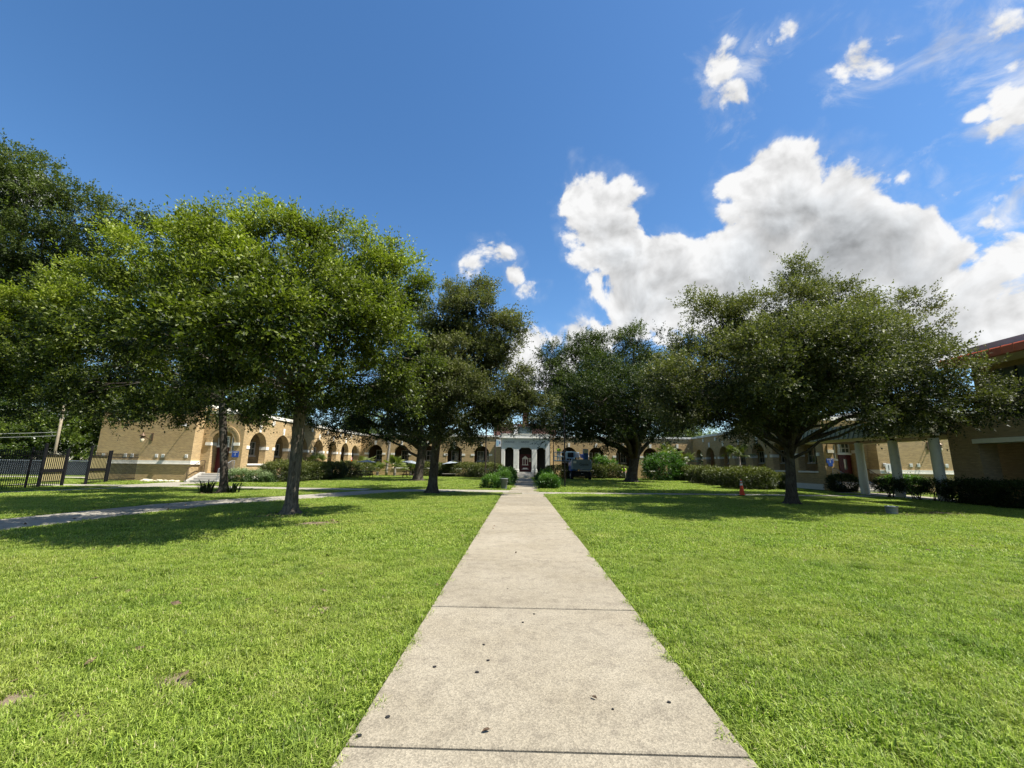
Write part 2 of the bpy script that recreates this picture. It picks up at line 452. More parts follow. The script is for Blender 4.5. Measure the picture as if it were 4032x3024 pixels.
def link(name, data, parent=None, loc=None):
    o = bpy.data.objects.new(name, data)
    COL.objects.link(o)
    if parent:
        o.parent = parent
    if loc:
        o.location = loc
    return o


def tag(o, label=None, cat=None, group=None, kind=None):
    for k, v in (('label', label), ('category', cat), ('group', group), ('kind', kind)):
        if v:
            o[k] = v
    return o


def thing(name, label, cat, loc=(0, 0, 0), rz=0.0, group=None):
    o = link(name, None, None, loc)
    o.rotation_euler = (0, 0, rz)
    o.empty_display_size = 0.2
    return tag(o, label, cat, group)


def copy_tree(o, parent=None):
    c = o.copy()
    COL.objects.link(c)
    c.parent = parent
    for ch in list(o.children):
        copy_tree(ch, c)
    return c


def box(name, m, parent, *a):
    return MB().box(*a).build(name, m, parent)


def np_mesh(name, verts, nper, m, tint=None):
    """mesh of separate faces with nper vertices each, from a numpy array (n, nper, 3)"""
    me = bpy.data.meshes.new(name)
    nf = verts.shape[0]
    nv = nf * nper
    me.vertices.add(nv)
    me.vertices.foreach_set('co', verts.astype(np.float32).ravel())
    me.loops.add(nv)
    me.loops.foreach_set('vertex_index', np.arange(nv, dtype=np.int32))
    me.polygons.add(nf)
    me.polygons.foreach_set('loop_start', np.arange(0, nv, nper, dtype=np.int32))
    if tint is not None:
        a = me.attributes.new('tint', 'FLOAT', 'POINT')
        a.data.foreach_set('value', np.repeat(tint, nper).astype(np.float32))
    me.materials.append(m)
    me.update()
    me.validate()
    return me


def text(name, s, size, m, parent, loc, rot, extrude=0.006, spacing=1.0):
    cu = bpy.data.curves.new(name, 'FONT')
    cu.body = s
    cu.size = size
    cu.extrude = extrude
    cu.align_x = 'CENTER'
    cu.align_y = 'CENTER'
    cu.space_character = spacing
    cu.materials.append(m)
    tmp = bpy.data.objects.new(name, cu)
    COL.objects.link(tmp)
    dg = bpy.context.evaluated_depsgraph_get()
    me = bpy.data.meshes.new_from_object(tmp.evaluated_get(dg))
    bpy.data.objects.remove(tmp)
    o = link(name, me, parent, loc)
    o.rotation_euler = rot
    return o


# ---------------------------------------------------------------- ground and paths
SPOTS = [(-2.55, 3.35, .26), (-2.75, 3.0, .22), (-3.6, 2.55, .30), (-3.1, 2.5, .2), (-5.0, 2.9, .3), (-5.6, 4.4, .42), (-2.2, 5.0, .22), (-3.4, 3.1, .2), (-4.2, 3.3, .2),
         (4.05, 2.75, .2), (4.3, 2.95, .14), (5.2, 3.6, .12), (-5.35, 11.3, .5), (-4.9, 11.6, .45), (14.6, 16.3, 1.2), (16.2, 16.6, 1.0), (13.0, 16.5, .6),
         (-7.2, 13.0, .75), (-15.1, 21.3, 1.1), (-4.7, 23.2, .95), (-9.4, 39.3, 2.0), (11.4, 43.6, 2.3), (12.4, 19.7, .9), (-7.2, 3.9, .25), (2.6, 4.9, .16), (6.6, 5.4, .25), (-8.2, 6.2, .3), (-3.9, 7.0, .25), (4.9, 4.6, .2), (8.6, 7.2, .3), (5.9, 2.9, .3)]


def lawn_fn(t, p):
    P = pos(t)
    big = t.noise(P, 0.5, 5, 0.6)
    fine = t.noise(P, 45, 6, 0.75)
    c = t.mix(t.mr(fine, 0.35, 0.7), (0.035, 0.055, 0.008), (0.150, 0.205, 0.024))
    c = t.mix(t.mr(big, 0.45, 0.75, 0.0, 0.5), c, (0.14, 0.14, 0.035))
    S = None
    w = t.vm('ADD', P, t.vm('SCALE', t.vm('SUBTRACT', t.noise(P, 3.0, 4, color=True), (0.5, 0.5, 0.5)), 0.7))
    for (x, y, r) in SPOTS:
        a = t.m('SUBTRACT', 1.0, t.m('DIVIDE', t.vm('DISTANCE', w, (x, y, 0.0)), r * (1.15 if r > .45 else .9)))
        S = a if S is None else t.m('MAXIMUM', S, a)
    soil = t.mix(fine, (0.10, 0.07, 0.045), (0.42, 0.33, 0.23))
    c = t.mix(t.mr(S, -0.1, 0.35, 0.0, 1.0, True), c, soil)
    t.put(p.inputs['Base Color'], c)
    bump(t, p, fine, 0.03)


M['lawn'] = mat('lawn_soil', lawn_fn, 0.95, 0.1)
SPOTS = [(x, y, r * (.8 if r < .45 else 1.15)) for x, y, r in SPOTS]
ground = MB().add([(-700, -300, 0), (700, -300, 0), (700, 1500, 0), (-700, 1500, 0)], [(0, 1, 2, 3)]).build('ground', M['lawn'])
tag(ground, 'green lawn spreading to the building', kind='structure')


def resample(pts, step):
    pts = [Vector((*p, 0)) for p in pts]
    # smooth by Catmull-Rom, then even steps
    q = [pts[0] * 2 - pts[1]] + pts + [pts[-1] * 2 - pts[-2]]
    dense = []
    for i in range(1, len(q) - 2):
        for k in range(200):
            t = k / 200
            a, b, c, d = q[i - 1], q[i], q[i + 1], q[i + 2]
            dense.append(0.5 * ((2 * b) + (c - a) * t + (2 * a - 5 * b + 4 * c - d) * t * t + (3 * b - a - 3 * c + d) * t ** 3))
    dense.append(pts[-1])
    out, acc = [dense[0]], 0.0
    for a, b in zip(dense, dense[1:]):
        acc += (b - a).length
        if acc >= step:
            out.append(b)
            acc = 0.0
    return out


PATHS = []      # (points, half width) for keeping the grass off


def slab_path(name, pts, width, step, m, z, label, gap=0.008):
    root = link(name, None)
    tag(root, label, kind='structure')
    c = resample(pts, step)
    PATHS.append(([(p.x, p.y) for p in c], width / 2))
    side = []
    for i, p in enumerate(c):
        d = (c[min(i + 1, len(c) - 1)] - c[max(i - 1, 0)]).normalized()
        side.append(Vector((d.y, -d.x, 0)) * width / 2)
    dirt = MB()
    for i in range(len(c) - 1):
        g = (c[i + 1] - c[i]).normalized() * gap
        zz = z + random.uniform(-0.003, 0.003)
        q = [c[i] - side[i] + g, c[i] + side[i] + g, c[i + 1] + side[i + 1] - g, c[i + 1] - side[i + 1] - g]
        ctr = sum(q, Vector()) / 4
        top = [ctr + (x - ctr) * (1 - 0.012 / max(0.2, (x - ctr).length)) for x in q]
        mb = MB()
        mb.add([(x.x, x.y, -0.06) for x in q] + [(x.x, x.y, zz - 0.008) for x in q] + [(x.x, x.y, zz) for x in top],
               [(0, 1, 5, 4), (1, 2, 6, 5), (2, 3, 7, 6), (3, 0, 4, 7), (4, 5, 9, 8), (5, 6, 10, 9), (6, 7, 11, 10), (7, 4, 8, 11), (8, 9, 10, 11)])
        mb.build('slab', m, root)
        n = len(dirt.v)
        dirt.v += [tuple(x) for x in (c[i] - side[i] * .97, c[i] + side[i] * .97, c[i + 1] + side[i + 1] * .97, c[i + 1] - side[i + 1] * .97)]
        dirt.f.append((n, n + 1, n + 2, n + 3))
    dirt.v = [(x, y, z - 0.016) for x, y, _ in dirt.v]
    dirt.build('joint_dirt', M['joint'], root)
    return root


walk = slab_path('walkway', [(0.155, -4.34), (0.155, 8), (0.155, 16), (0.155, 24.3)], 2.27, 2.33, M['concrete'], 0.034, 'straight concrete walkway running up to the entrance', 0.014)
slab_path('path', [(0.05, 24.75), (7.5, 25.35), (13, 25.8), (18, 26.05), (21.4, 26.1)], 1.35, 1.5, M['concrete_pale'], 0.024, 'pale concrete cross path past the traffic cone')
slab_path('path', [(0.1, 25.6), (-4.4, 25.7), (-6.6, 25.3), (-8.5, 23.0), (-9.7, 20.0), (-11.3, 17.4), (-12.2, 15.2), (-12.45, 12.0), (-12.6, 7.5), (-12.6, 2)], 2.1, 1.7, M['concrete_pale'], 0.030, 'concrete path curving round behind the nearest oak')
slab_path('path', [(-9.2, 25.7), (-13.5, 25.6), (-18, 26.0), (-22, 26.2), (-25.5, 26.0), (-33, 25.6)], 1.9, 1.7, M['concrete_pale'], 0.020, 'concrete path leading through the iron gate')
slab_path('path', [(-23.6, 26.4), (-23.8, 28.6), (-23.9, 31.0)], 3.0, 1.5, M['concrete_pale'], 0.026, 'short concrete path up to the stairs')
slab_path('path', [(-22.4, 25.6), (-23.4, 22.4), (-24.4, 18.6), (-25.5, 14)], 1.1, 1.7, M['concrete_pale'], 0.016, 'narrow concrete path alongside the iron fence')
slab_path('path', [(0.2, 24.6), (0.4, 34), (0.45, 45), (0.6, 54.6)], 1.8, 1.8, M['concrete'], 0.028, 'shaded concrete walk between the round bushes')
slab_path('path', [(23.2, 14), (23.2, 22), (23.2, 32.0)], 2.6, 2.0, M['concrete_pale'], 0.022, 'concrete floor under the covered walkway')
PATHS.append(([(-37, 36.6), (-64, 36.6)], 1.4))
strip = box('pavement', M['concrete_pale'], None, -70, -37, 35.2, 37.9, -0.05, 0.02)
tag(strip, 'sunlit concrete strip along the chain-link fence', kind='structure')

# chewing-gum spots and fallen bits on the walkway
slabs = [o for o in walk.children if o.name.startswith('slab')]
for k, (gx, gy, gr) in enumerate([(-0.66, 3.62, .022), (-.25, 3.75, .02), (-.32, 3.55, .024), (-.31, 4.05, .018), (.16, 4.85, .016), (.04, 4.6, .018), (-.82, 2.95, .022), (-.93, 2.76, .026), (-.15, 5.75, .016), (1.02, 3.2, .02), (.62, 3.1, .012)]):
    mb = MB()
    n = 12
    gr *= .6
    vs = [(gx + gr * (1 + .18 * math.sin(3 * t + k)) * math.cos(t), gy + gr * (1 + .18 * math.sin(2 * t + k)) * math.sin(t), 0.0385) for t in [2 * math.pi * i / n for i in range(n)]]
    mb.add(vs + [(x, y, 0.02) for x, y, _ in vs], [tuple(range(n))] + [(i, n + i, n + (i + 1) % n, (i + 1) % n) for i in range(n)])
    mb.build('gum_spot', M['rubber'], slabs[0])
for k, (lx, ly, s, lab) in enumerate([(-.19, 2.83, .028, 'small dry leaf lying by the walkway joint nearest the viewer'), (.52, 3.22, .022, 'tiny curled leaf on the walkway beside a scatter of gum spots')]):
    mb = MB()
    mb.add([(-s, 0, .004), (-.4 * s, .45 * s, .012), (.5 * s, .4 * s, .014), (s, 0, .006), (.5 * s, -.4 * s, .013), (-.4 * s, -.42 * s, .016), (0, 0, .003)],
           [(0, 6, 1), (1, 6, 2), (2, 6, 3), (3, 6, 4), (4, 6, 5), (5, 6, 0)])
    mb.tube([(s, 0, .006), (1.5 * s, .2 * s, .01)], .0015, 4)
    o = mb.build('dry_leaf', M['soil'])
    o.location = (lx, ly, .037)
    o.rotation_euler.z = k * 2.1 + .4
    tag(o, lab, 'leaf', 'dry leaves on the walkway')


# ---------------------------------------------------------------- the school
school = thing('school_building', 'long tan brick school with arched arcades round a court', 'building')
AX = 0.65                                  # axis of the court
mir = lambda x: 2 * AX - x


def arcade(name, P0, dx, nx, length, z0, z1, thick, ops, m, parent):
    """wall with round-arched openings. P0 = start, dx = along, nx = outward normal; ops = (centre, width, sill, spring)"""
    P0, dx, nx = Vector(P0), Vector(dx), Vector(nx)
    mb = MB()
    pt = lambda u, z, b: P0 + dx * u + Vector((0, 0, z)) - nx * (thick * b)
    def quad(a, b, c, d):                   # given for the front; also the back
        mb.add([pt(*a, 0), pt(*b, 0), pt(*c, 0), pt(*d, 0)], [(0, 1, 2, 3)])
        mb.add([pt(*a, 1), pt(*b, 1), pt(*c, 1), pt(*d, 1)], [(3, 2, 1, 0)])
    def reveal(a, b):
        mb.add([pt(*a, 0), pt(*b, 0), pt(*b, 1), pt(*a, 1)], [(3, 2, 1, 0)])
    u = 0.0
    for (c, w, sill, spring) in sorted(ops):
        r = w / 2
        quad((u, z0), (c - r, z0), (c - r, z1), (u, z1))
        if sill > z0:
            quad((c - r, z0), (c + r, z0), (c + r, sill), (c - r, sill))
            reveal((c - r, sill), (c + r, sill))
        n = 16
        arc = [(c - r * math.cos(math.pi * i / n), spring + r * math.sin(math.pi * i / n)) for i in range(n + 1)]
        for a, b in zip(arc, arc[1:]):
            quad(a, b, (b[0], z1), (a[0], z1))
            reveal(b, a)
        reveal((c - r, spring), (c - r, sill))
        reveal((c + r, sill), (c + r, spring))
        u = c + r
    quad((u, z0), (length, z0), (length, z1), (u, z1))
    reveal((0, z1), (length, z1))
    reveal((0, z0), (0, z1))
    reveal((length, z1), (length, z0))
    o = mb.build(name, m, parent)
    bm = bmesh.new()
    bm.from_mesh(o.data)
    bmesh.ops.remove_doubles(bm, verts=bm.verts, dist=0.0005)
    bmesh.ops.recalc_face_normals(bm, faces=bm.faces)
    bm.to_mesh(o.data)
    bm.free()
    return o


def window(parent, c, along, out, w, h, cols=2, rows=2, m_frame=None):
    """framed sash window; c = centre on the wall face, along = unit vector, out = unit normal"""
    c, a, o = Vector(c), Vector(along), Vector(out)
    mf = m_frame or M['white']
    up_ = Vector((0, 0, 1))
    win = link('window', None, parent)
    fr = MB()
    t = 0.07
    for s in (-1, 1):
        fr.obox(c + a * s * (w / 2 - t / 2) + o * .03, a, o, up_, t / 2, .05, h / 2)
        fr.obox(c + up_ * s * (h / 2 - t / 2) + o * .028, a, o, up_, w / 2 - t, .05, t / 2)
    for i in range(1, cols):
        fr.obox(c + a * (w * i / cols - w / 2) + o * .02, a, o, up_, .018, .03, h / 2 - t)
    for j in range(1, rows):
        fr.obox(c + up_ * (h * j / rows - h / 2) + o * .022, a, o, up_, w / 2 - t, .028, .022)
    fr.build('frame', mf, win)
    for i in range(cols):
        for j in range(rows):
            MB().obox(c + a * (w * (i + .5) / cols - w / 2) + up_ * (h * (j + .5) / rows - h / 2) + o * (.004 + .003 * random.random()), a + o * random.uniform(-.01, .01), o, up_, w / cols / 2, .006, h / rows / 2).build('pane', M['glass'], win)
    MB().obox(c - up_ * (h / 2 + .06) + o * .06, a, o, up_, w / 2 + .08, .1, .06).build('sill', mf, win)
    return win


SP, AP = 2.85, 4.0            # spring line and crown of the arcade arches
FACY, ENDY, DOORY = 57.5, 32.0, 32.9
for side in (-1, 1):
    S = (lambda x: x) if side < 0 else mir
    out = Vector((1, 0, 0)) * (-side)
    XA, XE, XF = S(-22.0), S(-25.3), (-32.8 if side < 0 else 37.5)
    ys = [34.85, 38.4, 41.9, 45.4, 48.9, 52.4, 55.55]
    # arcade of the wing
    arcade('arcade_wall', (XA, DOORY + .6, 0), (0, 1, 0), out, FACY - DOORY - .6, 0, 5.3, 0.55, [(y - DOORY - .6, 2.25 if y < 55 else 2.0, 1.38, SP) for y in ys], M['brick'], school)
    cop = MB()
    cop.box(min(XA, XA + out.x * .09) - (.6 if side < 0 else 0), max(XA, XA + out.x * .09) + (.6 if side > 0 else 0), DOORY + .02, FACY - .1, 5.3, 5.56)
    cop.build('coping', M['stone'], school)
    seg = 12
    for i, y in enumerate(ys):
        hw = 1.125 if y < 55 else 1.0
        box('sill', M['stone'], school, *sorted((XA - out.x * .58, XA + out.x * .07)), y - hw - .07, y + hw + .07, 1.28, 1.41)
        if i < 6:
            mb = MB()
            x0, x1 = sorted((XA + out.x * .003, XA + out.x * .06))
            mb.box(x0, x1, y - .14, y + .14, SP + hw + .03, SP + hw + .62)
            mb.xf(lambda x, yy, z: (x, y + (yy - y) * (1 + (z - SP - hw - .3) * .5), z)).build('keystone', M['stone'], school)
        for s in (-1, 1):
            yy = y + s * (hw + .16)
            box('impost_block', M['stone'], school, *sorted((XA - out.x * .57, XA + out.x * .035)), *sorted((y + s * (hw - .022), y + s * (hw + .38))), SP - .28, SP - .02)
        if 0 < i:
            ym = (ys[i] + ys[i - 1]) / 2
            box('scupper_block', M['stone'], school, *sorted((XA + out.x * .002, XA + out.x * .09)), ym - .16, ym + .16, 4.72, 5.12)
    box('plinth', M['stone'], school, *sorted((XA - out.x * .5, XA + out.x * .08)), DOORY + .4, FACY - .4, 0.0, .42)
    # corridor behind the arches
    xb = XA - out.x * 3.0
    box('corridor_wall', M['brick'], school, *sorted((xb, xb - out.x * .3)), DOORY + .62, FACY + 3, 0.0, 5.25)
    box('corridor_floor', M['step'], school, *sorted((xb, XA - out.x * .56)), DOORY + .6, FACY + .5, .3, .68)
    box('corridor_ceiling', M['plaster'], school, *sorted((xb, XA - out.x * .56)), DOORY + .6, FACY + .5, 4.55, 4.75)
    box('flat_roof', M['grey_metal'], school, *sorted((XA - out.x * 9.5, XA - out.x * .6)), DOORY + .6, FACY + 10, 5.1, 5.25)
    for y in (35.9, 38.6, 42.6, 46.5, 50.4, 53.6):
        window(school, (xb, y, 2.75), (0, 1, 0), out, 0.95, 1.25, 2, 2)
    for y in (37.2, 44.5, 52.2):
        dr = box('door', M['door'], school, *sorted((xb + out.x * .005, xb + out.x * .06)), y - .48, y + .48, .68, 2.72)
        MB().lathe([(.03, 0), (.03, .02), (.015, .05), (.035, .06), (.035, .09)], 10).xf(lambda a, b, c: (xb + out.x * (.06 + c), y + .38 + a, 1.65 + b)).build('handle', M['bronze'], dr)
        window(school, (xb, y, 3.05), (0, 1, 0), out, 0.95, .5, 3, 1)
    # end pavilion: wall towards the viewer, short return, recessed entrance bay
    mb = MB()
    mb.box(*sorted((XF, XE)), ENDY, 44.0, 0, 5.85)
    mb.build('end_wall', M['brick'], school)
    cp = MB()
    x0, x1 = sorted((XF, XE))
    cp.box(x0 - .08, x1 + .08, ENDY - .09, 44.05, 5.85, 6.08)
    cp.build('coping', M['stone'], school)
    bd = MB()
    bd.box(x0 - .05, x1 + .07, ENDY - .07, DOORY - .004, 1.36, 1.58)
    bd.box(x0 - .05, x1 + .11, ENDY - .11, DOORY - .006, 1.30, 1.36)
    bd.build('water_table', M['stone'], school)
    vx = [-32.2, -30.45, -29.93, -28.02, -27.52, -25.68] if side < 0 else [26.99, 28.91, 29.45, 31.5]
    for x in vx:
        v = box('vent', M['white'], school, x - .11, x + .11, ENDY - .03, ENDY - .003, 1.8, 2.06)
        for k in range(3):
            box('louvre', M['stone'], v, x - .09, x + .09, ENDY - .045, ENDY - .031, 1.84 + k * .07, 1.87 + k * .07)
    # entrance bay
    xl, xr = sorted((XE, XA))
    dcx = S(-23.62)
    arcade('entrance_wall', (xl, DOORY, 0), (1, 0, 0), (0, -1, 0), xr - xl, 0, 5.3, 0.6, [(dcx - xl, 1.85, .66, 3.05)], M['brick'], school)
    box('coping', M['stone'], school, xl + .01, xr - .01, DOORY - .08, DOORY + .95, 5.31, 5.55)
    # brick hood mould round the arch
    hm = MB()
    n = 18
    for r0, r1, yy in ((.925, 1.2, .03), (1.2, 1.36, .06)):
        for i in range(n):
            a0, a1 = math.pi * i / n, math.pi * (i + 1) / n
            q = [(dcx + r * math.cos(a), 3.05 + r * math.sin(a)) for r, a in ((r0, a0), (r1, a0), (r1, a1), (r0, a1))]
            hm.add([(x, DOORY - yy, z) for x, z in q] + [(x, DOORY - .001, z) for x, z in q], [(0, 1, 2, 3), (0, 4, 5, 1), (1, 5, 6, 2), (2, 6, 7, 3), (3, 7, 4, 0)])
    hm.build('arch_moulding', M['brick'], school)
    for s in (-1, 1):
        box('impost_block', M['stone'], school, *sorted((dcx + s * .905, dcx + s * 1.36)), DOORY - .09, DOORY + .58, 2.80, 3.04)
    yb = DOORY + .74
    box('vestibule_wall', M['brick'], school, *sorted((XE, XA - out.x * .56)), yb, yb + .05, .3, 4.9)
    box('vestibule_floor', M['step'], school, dcx - .92, dcx + .92, DOORY + .02, yb - .004, .2, .655)
    dx = dcx + side * .42
    dr = box('door', M['door'], school, dx - .47, dx + .47, yb - .07, yb - .003, .66, 2.72)
    dr['label'] = 'dark maroon door with narrow glass light'
    box('glass_light', M['glass'], dr, dx - .12, dx + .12, yb - .08, yb - .071, 1.55, 2.35)
    MB().lathe([(.03, 0), (.03, .02), (.015, .05), (.035, .06), (.035, .09)], 10).xf(lambda a, b, c: (dx - side * .38 + a, yb - .07 - c, 1.6 + b)).build('handle', M['bronze'], dr)
    window(school, (dx, yb, 3.2), (1, 0, 0), (0, -1, 0), 0.95, .78, 3, 2)
    window(school, (dcx - side * .55, yb, 3.0), (1, 0, 0), (0, -1, 0), 0.6, 1.3, 2, 2)
    # stairs with cheek wall and rails
    st = link('stairs', None, school)
    for k in range(4):
        MB().bbox(dcx - 1.05, dcx + 1.05, DOORY - .36 * (4 - k) - .02, DOORY - .005 - .001 * k, 0.16 * k + .002, .16 * (k + 1), .01).build('step', M['step'], st)
    for s in (-1, 1):
        mb = MB()
        xx = dcx + s * 1.17
        prof = [(DOORY - 1.75, 0), (DOORY - .01, 0), (DOORY - .01, .72), (DOORY - .35, .72), (DOORY - 1.75, .1)]
        mb.add([(xx + q * .1, y, z) for q in (-1, 1) for y, z in prof], [(0, 1, 2, 3, 4), (9, 8, 7, 6, 5)] + [(i, i + 5, (i + 1) % 5 + 5, (i + 1) % 5) for i in range(5)])
        mb.build('cheek_wall', M['step'], st)
        rl = MB()
        hp = [(xx, DOORY - 1.72, 1.0), (xx, DOORY - .4, 1.62), (xx, DOORY - .06, 1.62)]
        rl.tube(hp, .022, 8)
        rl.tube([(xx, DOORY - 1.72, .1), (xx, DOORY - 1.72, 1.0)], .022, 8)
        rl.tube([(xx, DOORY - .06, .7), (xx, DOORY - .06, 1.62)], .022, 8)
        for k in range(12):
            t = (k + 1) / 13
            y = DOORY - 1.72 + 1.66 * t
            zt = 1.0 + .62 * min(1, (y - DOORY + 1.72) / 1.32)
            zb = .1 + .62 * min(1, (y - DOORY + 1.75) / 1.4)
            rl.tube([(xx, y, zb), (xx, y, zt)], .009, 5)
        rl.build('handrail', M['brown_metal'] if s * side > 0 else M['galv'], st)

# main range across the far side of the court
ds = [5.95, 9.65, 13.3, 16.95, 20.6]
x0, x1 = -22.0, mir(-22.0)
cs = [AX - d for d in ds] + [AX + d for d in ds]
arcade('arcade_wall', (x0, FACY, 0), (1, 0, 0), (0, -1, 0), x1 - x0, 0, 5.3, 0.55, [(c - x0, 2.04, 1.0, 3.02) for c in cs] + [(AX - x0, 6.0, .5, .8)][:0], M['brick'], school)
box('coping', M['stone'], school, x0 + .02, x1 - .02, FACY - .09, FACY + .6, 5.301, 5.55)
for c in cs:
    mb = MB().box(c - .14, c + .14, FACY - .06, FACY - .003, 4.07, 4.6)
    mb.xf(lambda x, y, z: (c + (x - c) * (1 + (z - 4.3) * .5), y, z)).build('keystone', M['stone'], school)
    box('sill', M['stone'], school, c - 1.1, c + 1.1, FACY - .07, FACY + .57, .9, 1.03)
    for s in (-1, 1):
        box('impost_block', M['stone'], school, *sorted((c + s * 1.0, c + s * 1.46)), FACY - .035, FACY + .56, 2.72, 2.98)
for x in (AX - 18.75, AX + 15.1, AX + 18.8):
    v = box('wall_plaque', M['white'], school, x - .2, x + .2, FACY - .05, FACY - .003, 4.35, 4.75)
    box('plaque_recess', M['dark'], v, x - .08, x + .08, FACY - .056, FACY - .051, 4.48, 4.62)
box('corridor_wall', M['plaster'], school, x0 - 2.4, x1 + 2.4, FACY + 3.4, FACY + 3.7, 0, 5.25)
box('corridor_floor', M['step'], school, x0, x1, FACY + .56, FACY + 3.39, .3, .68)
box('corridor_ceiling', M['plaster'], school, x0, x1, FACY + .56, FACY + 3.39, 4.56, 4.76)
box('flat_roof', M['grey_metal'], school, x0, x1, FACY + .61, FACY + 12, 5.0, 5.2)
for c in cs:
    window(school, (c - .45, FACY + 3.4, 2.75), (1, 0, 0), (0, -1, 0), 1.0, 1.4, 2, 2)
    window(school, (c + .75, FACY + 3.4, 2.75), (1, 0, 0), (0, -1, 0), .8, 1.4, 2, 2)

# white entrance portal with three openings
po = link('portal', None, school)
PY0, PY1 = 56.2, FACY - .002
pl, pr = AX - 3.3, AX + 3.3
ops = [(AX - 2.72, AX - 1.58), (AX - .86, AX + .86), (AX + 1.52, AX + 2.68)]
edges = [pl] + [e for o_ in ops for e in o_] + [pr]
for i in range(4):
    a, b = edges[2 * i], edges[2 * i + 1]
    mb = MB().bbox(a, b, PY0, PY1, .66, 3.4, .03)
    mb.bbox(a - .05, b + .05, PY0 - .05, PY1 - .001, .655, 1.0, .03)
    mb.build('pier', M['portal'], po)
hd = MB()
for (a, b) in ops:                          # heads with rounded shoulders
    q = [(a, 3.4), (a, 3.62), (a + .12, 3.66), (a + .22, 3.80), (a + .36, 3.88), (b - .36, 3.88), (b - .22, 3.80), (b - .12, 3.66), (b, 3.62), (b, 3.4)]
    for (u, z), (u2, z2) in zip(q, q[1:]):
        if abs(u2 - u) > .001:
            for yy, fl in ((PY0, 0), (PY1, 1)):
                f = (0, 1, 2, 3) if not fl else (3, 2, 1, 0)
                hd.add([(u, yy, z), (u2, yy, z2), (u2, yy, 4.2), (u, yy, 4.2)], [f])
        hd.add([(u, PY0, z), (u2, PY0, z2), (u2, PY1, z2), (u, PY1, z)], [(3, 2, 1, 0)])
hd.build('arch_head', M['portal'], po)
for i in range(4):
    a, b = edges[2 * i], edges[2 * i + 1]
    box('spandrel', M['portal'], po, a, b, PY0 + .001, PY1, 3.401, 4.2)
MB().box(pl, pr, PY0 - .004, PY1, 4.201, 5.02).build('entablature', M['portal'], po)
cm = MB()
cm.box(pl - .10, pr + .10, PY0 - .10, PY1 - .003, 4.99, 5.06)
cm.box(pl - .18, pr + .18, PY0 - .20, PY1 - .004, 5.06, 5.16)
cm.box(pl + .03, pr - .03, PY0 + .05, PY1 - .005, 5.16, 5.62)
cm.box(pl - .04, pr + .04, PY0 - .02, PY1 - .006, 5.62, 5.70)
cm.build('cornice', M['portal'], po)
for a, b in ((pl + .25, AX - .95), (AX - .85, AX + .85 + .5), (AX + 1.5, pr - .25)):
    fr = MB()
    fr.box(a, b, PY0 - .03, PY0 - .005, 4.80, 4.84).box(a, b, PY0 - .03, PY0 - .005, 4.30, 4.34)
    fr.build('panel_moulding', M['portal'], po)
text('lettering', 'ORANGE', .33, M['letter_grey'], po, (AX - 2.15, PY0 - .02, 4.575), (R(90), 0, 0), .015, 1.05)
text('lettering', '- GROVE', .33, M['letter_grey'], po, (AX - .12, PY0 - .02, 4.575), (R(90), 0, 0), .015, 1.05)
box('portal_floor', M['step'], po, pl - .1, pr + .1, PY0 - .1, FACY + .5, .3, .654)
for k in range(4):
    MB().bbox(AX - 1.1, AX + 1.1, PY0 - .1 - .34 * (4 - k) + .002, PY0 - .101 - .001 * k, .16 * k + .002, .16 * (k + 1), .012).build('step', M['step'], po)
for s in (-1, 1):
    MB().tube([(AX + s * 1.2, 54.9, 0), (AX + s * 1.2, 54.9, .85), (AX + s * 1.2, 56.0, 1.55), (AX + s * 1.2, 56.0, .6)], .022, 8).build('handrail', M['iron'], po)
# inside the portal: doors, school picture panel, number card
box('entrance_shade_sheet', M['dark'], school, AX - 3.2, AX + 3.2, FACY - .006, FACY - .003, .66, 3.9)  # flat dark sheet: shade of the entrance interior put into its colour
dm = box('door', M['door'], school, AX - .8, AX + .8, FACY - .06, FACY - .01, .66, 3.0)
pan = MB()
for (u0, u1, z0, z1) in ((-.42, .42, 1.55, 1.62), (-.4, .4, 2.35, 2.4), (-.36, -.28, 1.62, 2.35), (-.04, .04, 1.62, 2.35), (.28, .36, 1.62, 2.35), (-.45, .45, 1.0, 1.06), (-.3, .3, 1.06, 1.2)):
    pan.box(AX + u0, AX + u1, FACY - .075, FACY - .061, z0, z1)
pan.add([(AX - .45, FACY - .07, 2.42), (AX + .45, FACY - .07, 2.42), (AX, FACY - .07, 2.8)], [(0, 1, 2)])
pan.build('house_motif', M['stone'], dm)
nc = box('number_card', M['cream'], school, AX + .5, AX + .82, FACY - .085, FACY - .0605, 2.0, 2.5)
text('numeral', '1', .36, M['ink'], nc, (AX + .66, FACY - .088, 2.25), (R(90), 0, 0), .003)

# tall red brick hall behind the portal
hl = link('hall', None, school)
box('hall_wall', M['red_brick'], hl, AX - 4.6, AX + 4.6, FACY + 4.0, FACY + 13, 5.2, 7.3)
box('pilaster', M['portal'], hl, AX - 1.75, AX - 1.15, FACY + 3.9, FACY + 3.998, 5.2, 7.3)
box('hall_window', M['glass'], hl, AX - 1.1, AX + 1.0, FACY + 3.97, FACY + 3.996, 5.75, 7.1)
box('hall_coping', M['red_brick'], hl, AX - 4.7, AX + 4.7, FACY + 3.88, FACY + 13.1, 7.301, 7.5)
box('hall_sill', M['portal'], hl, AX - 3.6, AX + 3.6, FACY + 3.7, FACY + 3.895, 5.2, 5.75)
